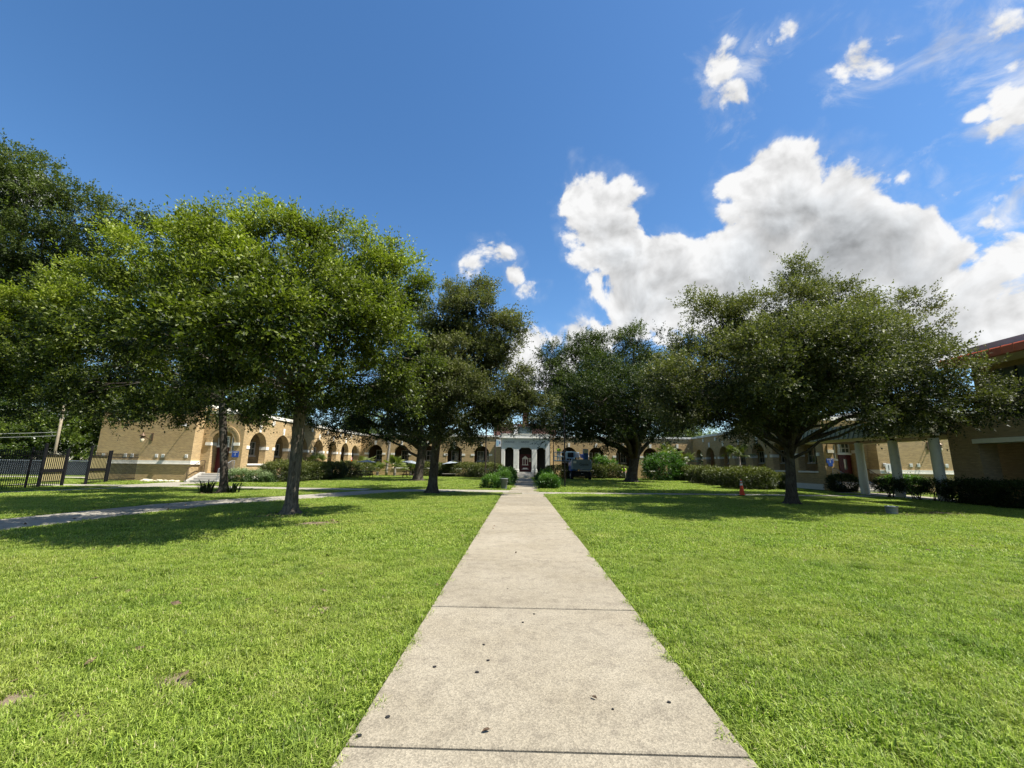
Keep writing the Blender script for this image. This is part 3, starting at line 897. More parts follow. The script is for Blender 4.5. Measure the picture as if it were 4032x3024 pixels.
# clock tower
tw = link('clock_tower', None, school)
TX, TY = .80, 67.0
box('tower_shaft', M['red_brick'], tw, TX - .5, TX + .5, TY, TY + 1.0, 5.0, 14.85)
MB().bbox(TX - .56, TX + .56, TY - .06, TY + 1.06, 14.85, 15.1, .02).build('tower_cap', M['red_brick'], tw)
ck = box('clock_face', M['white'], tw, TX - .31, TX + .31, TY - .04, TY - .003, 14.2, 14.82)
hn = MB()
hn.bar((TX, TY - .05, 14.51), (TX + .02, TY - .05, 14.27), .05, .01)
hn.bar((TX, TY - .05, 14.51), (TX - .16, TY - .05, 14.62), .06, .01)
hn.build('clock_hands', M['ink'], ck)


# ---------------------------------------------------------------- wall things of the school
def wall_lamp(x, lab):
    y, z = ENDY, 3.55
    L = thing('wall_lamp', lab, 'lamp', (x, y, z), 0, 'gooseneck lamps on the end walls')
    MB().bbox(-.09, .09, -.04, -.002, -.5, .12, .015).build('wall_plate', M['bronze'], L)
    pts = [(0, -.04, -.38)] + [(0, -.04 - .75 * math.sin(a), -.38 + .42 * (1 - math.cos(a))) for a in [k * math.pi / 2 / 8 for k in range(1, 9)]]
    MB().tube(pts, .028, 8).tube([(0, -.04, .06), (0, -.85, .06)], .025, 8).build('arm', M['bronze'], L)
    MB().lathe([(.03, .10), (.06, .02), (.10, -.03), (.22, -.14), (.23, -.17), (.12, -.18), (.12, -.30), (.15, -.31), (.15, -.34)], 18, (0, -.85, 0)).build('hood', M['bronze'], L, True)
    MB().lathe([(.12, -.34), (.135, -.44), (.11, -.58), (.05, -.66), (.01, -.67)], 18, (0, -.85, 0)).build('globe', M['cream'], L, True)
    return L


wall_lamp(-28.6, 'bronze gooseneck lamp on the brick wall behind the iron fence')
wall_lamp(30.4, 'bronze gooseneck lamp on the brick wall beyond the round columns')
fl = thing('floodlight', 'small white floodlight high on the brick wall above the stairs', 'light', (-25.9, ENDY, 4.25))
MB().bbox(-.07, .07, -.05, -.002, -.07, .07, .01).build('bracket', M['white'], fl)
MB().tube([(0, -.05, 0), (0, -.42, .06)], .03, 8).build('arm', M['white'], fl)
MB().bbox(-.16, .16, -.62, -.36, -.06, .16, .02).build('lamp_head', M['white'], fl)


def blue_sign(x, lab, tail):
    s = thing('building_sign', lab, 'sign', (x, DOORY - .012, 2.12))
    MB().bbox(-.27, .27, -.018, .01, -.22 if not tail else -.1, .24, .006).build('panel', M['sign_blue'], s)
    if tail:
        MB().bbox(-.17, .17, -.018, .01, -.34, -.1, .006).build('lower_panel', M['sign_blue'], s)
    text('lettering', 'BUILDING', .085, M['white'], s, (0, -.021, .165), (R(90), 0, 0), .002)
    text('numeral', '1', .3, M['white'], s, (0, -.021, -.03 if not tail else .03), (R(90), 0, 0), .002)


blue_sign(-22.5, 'blue sign numbered 1 beside the entrance with the pale stair rail', False)
blue_sign(23.68, 'stepped blue sign numbered 1 by the shaded wing entrance', True)
ws = thing('number_sign', 'white board with a black 1 against the sunlit wall behind the columns', 'sign', (27.12, ENDY - .16, 0))
MB().bbox(-.23, .23, -.02, .02, 1.44, 2.02, .008).build('board', M['white'], ws)
text('numeral', '1', .5, M['ink'], ws, (0, -.024, 1.74), (R(90), 0, 0), .002)
MB().box(-.025, .025, .021, .045, 0, 1.95).build('post', M['galv'], ws)


# ---------------------------------------------------------------- brick hall on the near side of the covered walkway
hall = thing('brick_hall', 'two-storey buff brick hall with red metal eaves beside the covered walkway', 'building')
HX = 22.3
# low block next to the columns, with an open passage under a concrete lintel
wl = MB()
wl.box(HX, HX + .9, 20.95, 22.35, 0, 4.3)
wl.box(HX, HX + .9, 12.0, 17.6, 0, 4.3)
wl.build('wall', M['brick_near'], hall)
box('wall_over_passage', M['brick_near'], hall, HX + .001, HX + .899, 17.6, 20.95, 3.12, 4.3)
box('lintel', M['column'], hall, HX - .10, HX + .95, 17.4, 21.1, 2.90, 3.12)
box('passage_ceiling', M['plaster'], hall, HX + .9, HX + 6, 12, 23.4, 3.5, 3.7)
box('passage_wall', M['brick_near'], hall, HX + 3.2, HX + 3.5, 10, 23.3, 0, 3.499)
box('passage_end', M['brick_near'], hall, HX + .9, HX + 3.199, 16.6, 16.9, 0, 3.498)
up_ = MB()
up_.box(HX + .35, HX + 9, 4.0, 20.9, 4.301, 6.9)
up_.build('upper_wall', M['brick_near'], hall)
box('low_roof', M['grey_metal'], hall, HX - .05, HX + 8, 4.0, 22.4, 4.30, 4.36)
for k in range(5):
    ya = 19.9 - k * 3.1
    wn = box('window_band', M['glass'], hall, HX + .30, HX + .34, ya - 2.7, ya, 5.2, 6.35)
    for q in range(4):
        box('mullion', M['iron'], wn, HX + .26, HX + .299, ya - 2.7 + q * .88, ya - 2.64 + q * .88, 5.2, 6.35)
# eaves: soffit, red fascia with standing seams, sloped red roof, grey parapet behind
box('soffit', M['cream'], hall, HX - 1.35, HX + .6, 3.0, 20.75, 6.62, 6.68)
rf = MB()
rf.add([(HX - 1.4, 3, 6.6), (HX - 1.4, 20.8, 6.6), (HX - 1.4, 20.8, 6.92), (HX - 1.4, 3, 6.92), (HX + .3, 3, 7.32), (HX + .3, 20.8, 7.32), (HX + .3, 20.8, 6.7), (HX + .3, 3, 6.7)],
       [(0, 1, 2, 3), (3, 2, 5, 4), (1, 6, 5, 2), (0, 3, 4, 7), (0, 7, 6, 1)])
rf = rf.build('roof', M['red_metal'], hall)
for k in range(38):
    y = 20.7 - k * .46
    MB().obox((HX - .55, y, 7.14), (1.7, 0, .40), (0, 1, 0), (-.40, 0, 1.7), .88, .02, .025).build('seam', M['red_metal'], rf)
    box('seam', M['red_metal'], rf, HX - 1.43, HX - 1.40, y - .02, y + .02, 6.62, 6.93)
box('parapet', M['grey_metal'], hall, HX + .31, HX + .5, 3, 20.85, 7.0, 7.68)
# bricks of the near pier that can be told apart
bmesh_brick = MB().bbox(-.1, .1, -.01, .012, -.029, .029, .004).xf(lambda x, y, z: (y, x, z)).mesh('brick', M['brick_near'])
pier = [o for o in hall.children if o.name == 'wall'][0]
n = 0
for row in range(54):
    z = .06 + row * .0725
    if z < 1.02:
        continue
    for k in range(6):
        y = 21.07 + k * .212 + (.106 if row % 2 else 0)
        if y > 22.28 or n >= 300:
            continue
        o = link('brick', bmesh_brick, pier, (HX - .004 - .006 * random.random(), y, z))
        n += 1

# ---------------------------------------------------------------- covered walkway
cw = thing('covered_walkway', 'covered walkway with round columns and sage metal fascia', 'canopy')
for y in (22.75, 25.25, 27.75):
    cl = MB().lathe([(.245, 0), (.24, .05), (.225, 3.22), (.21, 3.28)], 28, (21.95, y, .0)).build('column', M['column'], cw, True)
    box('stub', M['brown_metal'], cl, 21.87, 22.03, y - .08, y + .08, 3.28, 3.42)
for x in (21.62, 25.2):
    box('beam', M['cream'], cw, x, x + .35, 22.37, 32.4, 3.40, 3.56)
box('ceiling', M['plaster'], cw, 21.98, 25.19, 22.38, 32.4, 3.44, 3.5)
fs = MB()
fs.add([(21.38, 22.36, 3.54), (21.38, 32.5, 3.54), (21.72, 32.5, 4.45), (21.72, 22.36, 4.45), (25.6, 22.36, 4.45), (25.6, 32.5, 4.45), (25.6, 22.36, 3.54), (25.6, 32.5, 3.54)],
       [(0, 3, 2, 1), (3, 4, 5, 2), (4, 6, 7, 5), (0, 6, 4, 3), (1, 2, 5, 7), (0, 1, 7, 6)])
fs = fs.build('fascia', M['green_metal'], cw)
for k in range(25):
    y = 22.5 + k * .41
    MB().obox((21.54, y, 3.99), (.34, 0, .91), (0, 1, 0), (-.91, 0, .34), .48, .026, .03).build('seam', M['seam_green'], fs)

# ---------------------------------------------------------------- iron fence with two gate leaves
def fpt(y):
    return Vector((-26.6 - .284 * (y - 22.5), y, 0))


def iron_fence(y0, y1, lab, posts, h=2.0):
    f = thing('iron_fence', lab, 'fence', tuple(fpt(y0)))
    a, b = Vector((0, 0, 0)), fpt(y1) - fpt(y0)
    L = b.length
    d = b / L
    for z in (.22, h - .25):
        MB().bar(a + Vector((0, 0, z)), b + Vector((0, 0, z)), .035, .045).build('rail', M['iron'], f)
    pk = MB()
    pk.box(-.011, .011, -.011, .011, .05, h - .06)
    pk.add([(-.02, -.02, h - .07), (.02, -.02, h - .07), (.02, .02, h - .07), (-.02, .02, h - .07), (0, 0, h + .08)], [(0, 1, 4), (1, 2, 4), (2, 3, 4), (3, 0, 4), (3, 2, 1, 0)])
    pm = pk.mesh('picket', M['iron'])
    k = int(L / .13)
    for i in range(1, k):
        link('picket', pm, f, tuple(d * (L * i / k)))
    for y in posts:
        c = fpt(y) - fpt(y0)
        MB().bbox(c.x - .045, c.x + .045, c.y - .045, c.y + .045, 0, h + .22, .012).build('post', M['iron'], f)
    return f


iron_fence(14.0, 23.2, 'black iron picket fence running out of the picture past the lawn', (14.1, 16.2, 18.3, 20.4, 22.5))
iron_fence(28.75, 31.85, 'black iron picket fence between gate leaf and brick wall', (28.8,))


def gate(y0, y1, lab):
    g = thing('gate_leaf', lab, 'gate', tuple(fpt(y0)), 0, 'gate leaves in the iron fence')
    b = fpt(y1) - fpt(y0)
    d = b.normalized()
    out = Vector((d.y, -d.x, 0))
    if out.x < 0:
        out = -out
    for c, h in ((Vector(), 2.45), (b, 2.2)):
        MB().bbox(c.x - .06, c.x + .06, c.y - .06, c.y + .06, 0, h, .015).build('post', M['iron'], g)
    for z, w in ((.3, .05), (.93, .16), (1.83, .06)):
        MB().bar(d * .09 + Vector((0, 0, z)), b - d * .09 + Vector((0, 0, z)), .05, w).build('rail', M['iron'], g)
    for z0, z1 in ((.34, .84), (1.02, 1.79)):
        c = b / 2 + Vector((0, 0, (z0 + z1) / 2)) - out * .05
        MB().obox(c, d, out, (0, 0, 1), b.length / 2 - .1, .006, (z1 - z0) / 2).build('privacy_panel', M['tan_panel'], g)
    pm = MB().box(-.012, .012, -.012, .012, .08, 2.05).xf(lambda x, y, z: (x + out.x * .005, y + out.y * .005, z)).mesh('picket', M['iron'])
    k = int(b.length / .14)
    for i in range(1, k):
        link('picket', pm, g, tuple(d * (b.length * i / k)))


gate(23.3, 24.95, 'gate leaf with tan panels nearest the picture edge, standing beside the long fence run')
gate(26.84, 28.6, 'gate leaf with tan panels beside the brick end wall')

# chain-link fence with dark windscreen beyond
cf = thing('chain_link_fence', 'low chain-link fence with dark green windscreen beyond the gate', 'fence', (-70, 38.5, 0))
box('windscreen', M['screen'], cf, 0, 33, .02, .03, .12, 1.34)
MB().tube([(0, 0, 1.42), (33, 0, 1.42)], .03, 8).build('top_rail', M['galv'], cf)
pm = MB().tube([(0, 0, 0), (0, 0, 1.48)], .035, 8).mesh('post', M['galv'])
for k in range(12):
    link('post', pm, cf, (k * 3.0, 0, 0))
def chain(t, p):
    pass
wm = MB()
for k in range(0, 165):
    x = k * .2
    wm.bar((x, -.012, .08), (min(x + 1.3, 33), -.012, 1.38), .004)
    wm.bar((min(x + 1.3, 33), -.016, .08), (x, -.016, 1.38), .005)
wo = wm.build('wire_mesh', M['galv'], cf)
wo['kind'] = 'stuff'
box('notice', M['cream'], cf, 26.6, 27.2, -.05, -.03, .75, 1.25)

# utility pole with cables
upo = thing('utility_pole', 'weathered wooden utility pole leaning behind the iron gate', 'pole', (-46.2, 41.0, 0))
MB().tube([(0, 0, 0), (-.06, 0, 3.5), (-.1, 0, 6.9)], [.13, .12, .10], 14).build('shaft', M['wood_pole'], upo, True)
MB().bar((-.5, -.16, 6.3), (.4, -.16, 6.3), .08).build('crossarm', M['wood_pole'], upo)
for (z, zz, e, lab) in ((6.6, 6.2, 1, 'uppermost pale cable running from the utility pole'), (4.2, 4.0, 2, 'middle pale cable running from the utility pole'), (3.85, 3.5, 3, 'lowest pale cable running from the utility pole')):
    pts = []
    for k in range(13):
        t = k / 12
        pts.append((-46.3 - 24 * t, 40.8 - 6 * t, z + (zz - z) * t - 1.6 * t * (1 - t)))
    o = MB().tube(pts, .014, 5).build('cable', M['wire'])
    tag(o, lab, 'cable', 'cables on the utility pole')


# ---------------------------------------------------------------- slim poles along the walk, with a banner
def slim_pole(x, y, h, lab):
    p = thing('slim_pole', lab, 'pole', (x, y, 0), 0, 'slim brown poles along the entrance walk')
    MB().lathe([(.09, 0), (.09, .04), (.06, .06), (.055, .3), (.045, h), (.02, h + .03)], 14).build('shaft', M['brown_metal'], p, True)
    MB().lathe([(.03, h), (.11, h + .06), (.13, h + .1), (.11, h + .32), (.04, h + .42), (.01, h + .45)], 14).build('cap', M['brown_metal'], p, True)
    return p


slim_pole(-2.57, 31.2, 5.6, 'slim brown pole beside the grey litter bin')
pb = slim_pole(-2.9, 48.2, 5.6, 'slim dark pole carrying the pale banner')
slim_pole(-2.55, 55.2, 5.6, 'slim dark pole in front of the portal on the banner side')
slim_pole(3.4, 32.6, 5.6, 'slim dark pole in tree shade opposite the litter bin')
slim_pole(3.75, 48.2, 5.6, 'slim dark pole between the bushes and the boom lift')
slim_pole(3.85, 55.2, 5.6, 'slim dark pole in front of the portal on the boom lift side')
bn = thing('banner', 'pale blue and white banner hung from a slim pole by the portal', 'banner', (-2.84, 48.2, 3.6))
box('cloth', M['white'], bn, .02, .60, -.012, .0, 0, .82)
box('print', M['lift_pale'], bn, .06, .34, -.016, -.0125, .1, .72)
box('print', M['lift_blue'], bn, .40, .50, -.016, -.0125, .3, .62)
for z in (.03, .79):
    MB().tube([(-.03, 0, z), (.62, 0, z)], .012, 6).build('arm', M['iron'], bn)

# ---------------------------------------------------------------- litter bin, tub, cones
lb = thing('litter_bin', 'round grey plastic litter bin at the corner of the cross path', 'bin', (-1.07, 28.35, 0))
MB().lathe([(.18, 0), (.19, .03), (.235, .64), (.265, .645), (.27, .70), (.235, .705), (.22, .66), (.18, .06), (.02, .05)], 26).build('body', M['plastic_grey'], lb, True)
for s in (-1, 1):
    MB().tube([(s * .2, -.08, .5), (s * .27, -.08, .47), (s * .27, .08, .47), (s * .2, .08, .5)], .016, 6).build('handle', M['plastic_grey'], lb)
tb = thing('metal_tub', 'small galvanised tub sitting on bare soil by the tree', 'tub', (13.42, 15.9, 0))
MB().lathe([(.15, 0), (.155, .01), (.185, .28), (.2, .285), (.2, .305), (.18, .305), (.17, .27), (.145, .04), (.02, .035)], 26).build('body', M['galv'], tb, True)
for zz in (.08, .19):
    r = .15 + zz * .12
    MB().lathe([(r + .004, zz - .008), (r + .012, zz), (r + .004, zz + .008)], 26).build('hoop', M['galv'], tb, True)


def traffic_cone(loc, lab, s=1.0):
    c = thing('traffic_cone', lab, 'cone', loc)
    c.scale = (s, s, s)
    MB().bbox(-.19, .19, -.19, .19, 0, .035, .02).build('base', M['rubber'], c)
    MB().lathe([(.16, .036), (.145, .06), (.035, .9), (.03, .92), (.01, .925)], 22).build('body', M['orange'], c, True)
    for z0, z1 in ((.56, .68), (.74, .82)):
        r = lambda z: .145 + (z - .06) / .84 * (.035 - .145) + .003
        MB().lathe([(r(z0) - .003, z0 - .002), (r(z0), z0), (r(z1), z1), (r(z1) - .003, z1 + .002)], 22).build('reflective_band', M['reflect'], c, True)


traffic_cone((12.75, 24.95, .026), 'orange traffic cone with white bands standing on the cross path')
traffic_cone((-22.25, 55.3, 1.42), 'orange traffic cone standing on a sill in the sunlit arcade')


# ---------------------------------------------------------------- picnic tables with umbrellas
def picnic(x, y, rz, lab, lab2, tilt, pale=False):
    t = thing('picnic_table', lab, 'table', (x, y, 0), rz, 'picnic tables on the court lawn')
    for k in range(5):
        MB().bbox(-.85, .85, -.36 + k * .146, -.36 + k * .146 + .136, .69, .73, .008).build('plank', M['table'], t)
    for s in (-1, 1):
        for k in range(2):
            y0 = s * .72 - .14 + k * .145
            MB().bbox(-.9, .9, y0, y0 + .135, .40, .44, .008).build('seat_plank', M['bench_pale'] if pale and s < 0 else M['table'], t)
        lg = MB()
        lg.bar((s * .6, -.2, .68), (s * .6, -.72, 0.02), .05, .09)
        lg.bar((s * .6, .2, .68), (s * .6, .72, 0.02), .05, .09)
        lg.bar((s * .56, -.84, .37), (s * .56, .84, .37), .05, .08)
        lg.bar((s * .56, -.35, .66), (s * .56, .35, .66), .05, .06)
        lg.build('leg_frame', M['table'], t)
    u = thing('parasol', lab2, 'parasol', (x, y, .05), rz, 'parasols over the picnic tables')
    MB().tube([(0, 0, 0), (tilt * .9, 0, 1.9)], .02, 8).build('pole', M['iron'], u)
    n = 8
    cp = MB()
    ctr = Vector((tilt * .9, 0, 1.80))
    r = 1.05
    rim = []
    for k in range(16):
        a = 2 * math.pi * k / 16
        q = r if k % 2 == 0 else r * .955
        rim.append(ctr + Vector((q * math.cos(a), q * math.sin(a), -.20 - tilt * 1.2 * math.cos(a) + (.0 if k % 2 == 0 else .03))))
    top = ctr + Vector((0, 0, .05))
    cp.add([top] + rim + [p - Vector((0, 0, .02)) for p in rim] + [top - Vector((0, 0, .03))],
           [(0, 1 + k, 1 + (k + 1) % 16) for k in range(16)] + [(1 + k, 17 + k, 17 + (k + 1) % 16, 1 + (k + 1) % 16) for k in range(16)] + [(33, 17 + (k + 1) % 16, 17 + k) for k in range(16)])
    cp.build('canopy', M['canvas'], u)
    for k in range(8):
        p = rim[2 * k]
        MB().tube([top - Vector((0, 0, .05)), p - Vector((0, 0, .03))], .008, 5).build('rib', M['iron'], u)
    MB().lathe([(.03, 1.84), (.035, 1.87), (.01, 1.93)], 10, (tilt * .9, 0, 0)).build('finial', M['iron'], u)


picnic(-16.3, 44.6, R(4), 'dark picnic table beside the clipped hedge and palmettos', 'grey parasol over the table by the palmettos', 0.0)
picnic(-12.1, 46.6, R(-8), 'dark picnic table half hidden by the forked oak trunk', 'grey tilted parasol half hidden by the forked oak trunk', .10)
picnic(-8.6, 52.2, R(6), 'picnic table with one pale bench in front of the clipped hedge', 'grey tilted parasol over the table with the pale bench', -.10, True)

# ---------------------------------------------------------------- boom lift
bl = thing('boom_lift', 'grey and blue wheeled boom lift parked in tree shade near the portal', 'boom lift', (6.85, 49.6, 0))
MB().bbox(-.85, .85, -1.5, 1.7, .45, .95, .06).build('chassis', M['rubber'], bl)
for sx in (-1, 1):
    for sy in (-1.05, 1.35):
        w = MB().lathe([(.30, -.16), (.42, -.15), (.46, -.08), (.46, .08), (.42, .15), (.30, .16)], 24).xf(lambda x, y, z: (sx * 1.02 + z, sy + x, .46 + y)).build('wheel', M['rubber'], bl, True)
        MB().lathe([(.29, -.03), (.27, .04), (.12, .05), (.10, .08), (.02, .08)], 20).xf(lambda x, y, z: (sx * 1.02 + sx * (.12 + z), sy + x, .46 + y)).build('rim', M['bench_pale'], w)
ctw = MB().bbox(-1.12, 1.12, -2.1, -1.0, 1.18, 2.28, .12)
ctw.xf(lambda x, y, z: (x, y + (.18 if z > 2.0 and y < -1.8 else 0), z))
ctw = ctw.build('counterweight', M['lift_grey'], bl)
text('lettering', 'Genie', .42, M['ink'], ctw, (.25, -2.115, 1.72), (R(90), 0, 0), .004)
MB().bbox(-.95, -.6, -2.125, -2.10, 1.85, 2.1, .004).build('sticker', M['white'], ctw)
MB().bbox(-.2, .95, -2.06, -1.6, .98, 1.12, .02).build('bumper', M['bench_pale'], bl)
text('lettering', '4x4', .16, M['white'], bl, (.1, -1.515, .72), (R(90), 0, 0), .004)
MB().bbox(-1.1, -.3, -1.0, 1.3, 1.0, 2.0, .08).build('engine_cover', M['lift_blue'], bl)
MB().bbox(.3, 1.1, -1.0, 1.3, 1.0, 2.0, .08).build('tank_cover', M['lift_blue'], bl)
bm_ = MB()
bm_.obox((.55, -.2, 2.65), (0, 1, .06), (1, 0, 0), (0, -.06, 1), 1.6, .2, .22)
bm_.obox((.55, .9, 2.75), (0, 1, .06), (1, 0, 0), (0, -.06, 1), 1.6, .15, .16)
bm_.build('boom', M['lift_blue'], bl)
rs = MB().bbox(.28, .85, -1.55, -1.1, 1.95, 3.45, .06).build('riser', M['lift_blue'], bl)
MB().bbox(.3, .8, -1.57, -1.551, 3.0, 3.4, .004).build('decal', M['white'], rs)
# work platform with rails and control box
pf = link('platform', None, bl)
px0, px1, py0, py1, pz = -2.75, .15, 1.2, 2.3, 2.05
MB().bbox(px0, px1, py0, py1, pz, pz + .08, .02).build('floor', M['lift_grey'], pf)
rl = MB()
for z in (pz + .12, pz + .6, pz + 1.1):
    for a, b in (((px0, py0), (px1, py0)), ((px1, py0), (px1, py1)), ((px1, py1), (px0, py1)), ((px0, py1), (px0, py0))):
        rl.tube([(*a, z), (*b, z)], .025, 6)
rl.build('guard_rail', M['lift_pale'], pf)
for k in range(5):
    for y in (py0, py1):
        x = px0 + (px1 - px0) * k / 4
        MB().tube([(x, y, pz + .05), (x, y, pz + 1.12)], .025, 6).build('stanchion', M['lift_pale'], pf)
MB().bbox(-1.35, -.35, py0 - .22, py0 - .03, pz + .35, pz + 1.2, .03).build('control_box', M['lift_pale'], pf)
MB().bbox(-.3, .1, py0 - .2, py0 - .03, pz + .5, pz + 1.1, .03).build('tool_tray', M['white'], pf)
MB().bbox(-1.2, -.5, py0 - .235, py0 - .221, pz + .5, pz + 1.05, .003).build('control_panel', M['ink'], pf)


# ---------------------------------------------------------------- people
def skin_body(name, m, parent, J, E, rad, root=0):
    me = bpy.data.meshes.new(name)
    me.from_pydata(J, E, [])
    me.materials.append(m)
    o = link(name, me, parent)
    md = o.modifiers.new('skin', 'SKIN')
    md.use_smooth_shade = True
    sv = me.skin_vertices[0].data
    for i, r in enumerate(rad):
        sv[i].radius = (r, r) if not hasattr(r, '__len__') else r
    sv[root].use_root = True
    o.modifiers.new('sub', 'SUBSURF').levels = 2
    o.modifiers['sub'].render_levels = 2
    return o


def person(label, loc, rz, bend, m_leg, reach):
    """standing figure 1.72 m; bend = forward lean of the trunk in radians"""
    p = thing('person', label, 'person', loc, rz)
    hip = Vector((0, 0, .92))
    def tr(v):                              # lean the trunk about the hip, forward is -y
        d = Vector(v) - hip
        return hip + Vector((d.x, d.y * math.cos(bend) - d.z * math.sin(bend), d.z * math.cos(bend) + d.y * math.sin(bend)))
    ch, nk, hd_, ht = tr((0, 0, 1.25)), tr((0, 0, 1.47)), tr((0, -.02, 1.58)), tr((0, -.02, 1.68))
    J = [hip, tr((0, 0, 1.08)), ch, tr((0, 0, 1.40)), nk, hd_, ht]
    E = [(0, 1), (1, 2), (2, 3), (3, 4), (4, 5), (5, 6)]
    rad = [(.15, .11), (.145, .105), (.165, .115), (.14, .09), .055, .095, .085]
    arms = []
    for s in (-1, 1):
        sh = tr((s * .19, 0, 1.39))
        el = sh + Vector((s * .06, -.10 - .08 * reach, -.25))
        wr = el + Vector((-s * .03, -.17 - .1 * reach, -.17 + .12 * reach))
        hnd = wr + Vector((0, -.06, -.05))
        i = len(J)
        J += [sh, el, wr, hnd]
        E += [(3, i), (i, i + 1), (i + 1, i + 2), (i + 2, i + 3)]
        rad += [.062, .047, .033, (.042, .022)]
        for q in range(5):                  # fingers and thumb
            o = Vector(((q - 1.5) * .018 if q < 4 else -s * .035, 0, 0))
            tip = hnd + o + (Vector((0, -.055 - .008 * (1.5 - abs(q - 1.5)), -.045)) if q < 4 else Vector((-s * .02, -.02, -.01)))
            J += [hnd + o * .8 + Vector((0, -.012, -.01)), tip]
            E += [(i + 3, len(J) - 2), (len(J) - 2, len(J) - 1)]
            rad += [.010, .008]
        arms.append((sh, el, wr))
    legs = []
    for s in (-1, 1):
        i = len(J)
        th, kn, an, to = Vector((s * .10, 0, .84)), Vector((s * .12, -.03 - .05 * bend, .47)), Vector((s * .13, .03, .09)), Vector((s * .14, -.13, .04))
        J += [th, kn, an, to]
        E += [(0, i), (i, i + 1), (i + 1, i + 2), (i + 2, i + 3)]
        rad += [.085, .058, .042, (.045, .03)]
        legs.append((th, kn, an, to))
    skin_body('body', M['skin'], p, J, E, rad)
    sh_j = [tr((0, 0, .95)), tr((0, 0, 1.08)), ch, tr((0, 0, 1.40)), tr((0, 0, 1.45))]
    sh_e = [(0, 1), (1, 2), (2, 3), (3, 4)]
    sh_r = [(.175, .135), (.17, .13), (.185, .135), (.16, .11), .08]
    for sh, el, wr in arms:
        i = len(sh_j)
        sh_j += [sh, sh.lerp(el, .85)]
        sh_e += [(3, i), (i, i + 1)]
        sh_r += [.085, .07]
    skin_body('shirt', M['hivis'], p, sh_j, sh_e, sh_r)
    tj, te, tr_ = [Vector((0, 0, .93))], [], [(.17, .13)]
    for th, kn, an, to in legs:
        i = len(tj)
        tj += [th, kn, an + Vector((0, 0, .03))]
        te += [(0, i), (i, i + 1), (i + 1, i + 2)]
        tr_ += [.105, .08, .07]
    skin_body('trousers', m_leg, p, tj, te, tr_)
    for th, kn, an, to in legs:
        MB().bbox(an.x - .05, an.x + .05, to.y - .05, an.y + .07, 0, .1, .025).build('boot', M['rubber'], p)
    hr = bpy.data.meshes.new('hair')
    bm = bmesh.new()
    bmesh.ops.create_uvsphere(bm, u_segments=14, v_segments=10, radius=.105)
    for v in bm.verts:
        v.co = Vector((v.co.x * .92, v.co.y * 1.05 + .012, max(v.co.z, -.01 if v.co.y > -.03 else .045)))
    bm.to_mesh(hr)
    bm.free()
    hr.materials.append(M['hair'])
    h = link('hair', hr, p, tuple(tr((0, 0, 1.645))))
    h.rotation_euler.x = bend
    f = MB()                                 # eyes, nose, mouth and ears
    for s in (-1, 1):
        f.lathe([(.012, -.006), (.012, .006)], 8, (s * .035, -.105, .005))
        f.bbox(s * .092 - .012, s * .092 + .012, -.02, .02, -.03, .03, .006)
    f.add([(-.014, -.10, -.02), (.014, -.10, -.02), (0, -.135, -.028), (0, -.10, .02)], [(0, 1, 2), (0, 2, 3), (1, 3, 2)])
    f.box(-.025, .025, -.103, -.096, -.055, -.047)
    fo = f.build('face', M['skin'], p)
    fo.location = tuple(tr((0, -.005, 1.62)))
    fo.rotation_euler.x = bend
    return p


person('person in lime hi-vis top and pale trousers standing on the lift platform', (4.6, 51.3, 2.135), R(20), .12, M['trousers_pale'], 1.0)
person('person in lime hi-vis top bending by the hedge near the tree', (13.0, 53.6, 0), R(-15), .75, M['trousers_grey'], .2)

# ---------------------------------------------------------------- pale stones at the foot of the end wall
for k in range(12):
    bm = bmesh.new()
    bmesh.ops.create_icosphere(bm, subdivisions=2, radius=1)
    s = random.uniform(.12, .26)
    for v in bm.verts:
        q = 1 + .35 * mnoise.noise(v.co * 1.6 + Vector((k * 7, 0, 0)))
        v.co = Vector((v.co.x * s * 1.3 * q, v.co.y * s * q, v.co.z * s * .62 * q))
    me = bpy.data.meshes.new('stone')
    bm.to_mesh(me)
    bm.free()
    me.materials.append(M['rock'])
    o = link('stone', me, None, (-28.0 + 2.6 * (k / 11) + random.uniform(-.1, .1), 31.2 + random.uniform(-.35, .35), .07))
    o.rotation_euler.z = random.uniform(0, 6)
    tag(o, 'pale stone in the low heap at the foot of the brick end wall', 'stone', 'pale stones heaped by the end wall')


# ---------------------------------------------------------------- foliage
def unit(a):
    return a / (np.linalg.norm(a, axis=-1, keepdims=True) + 1e-9)


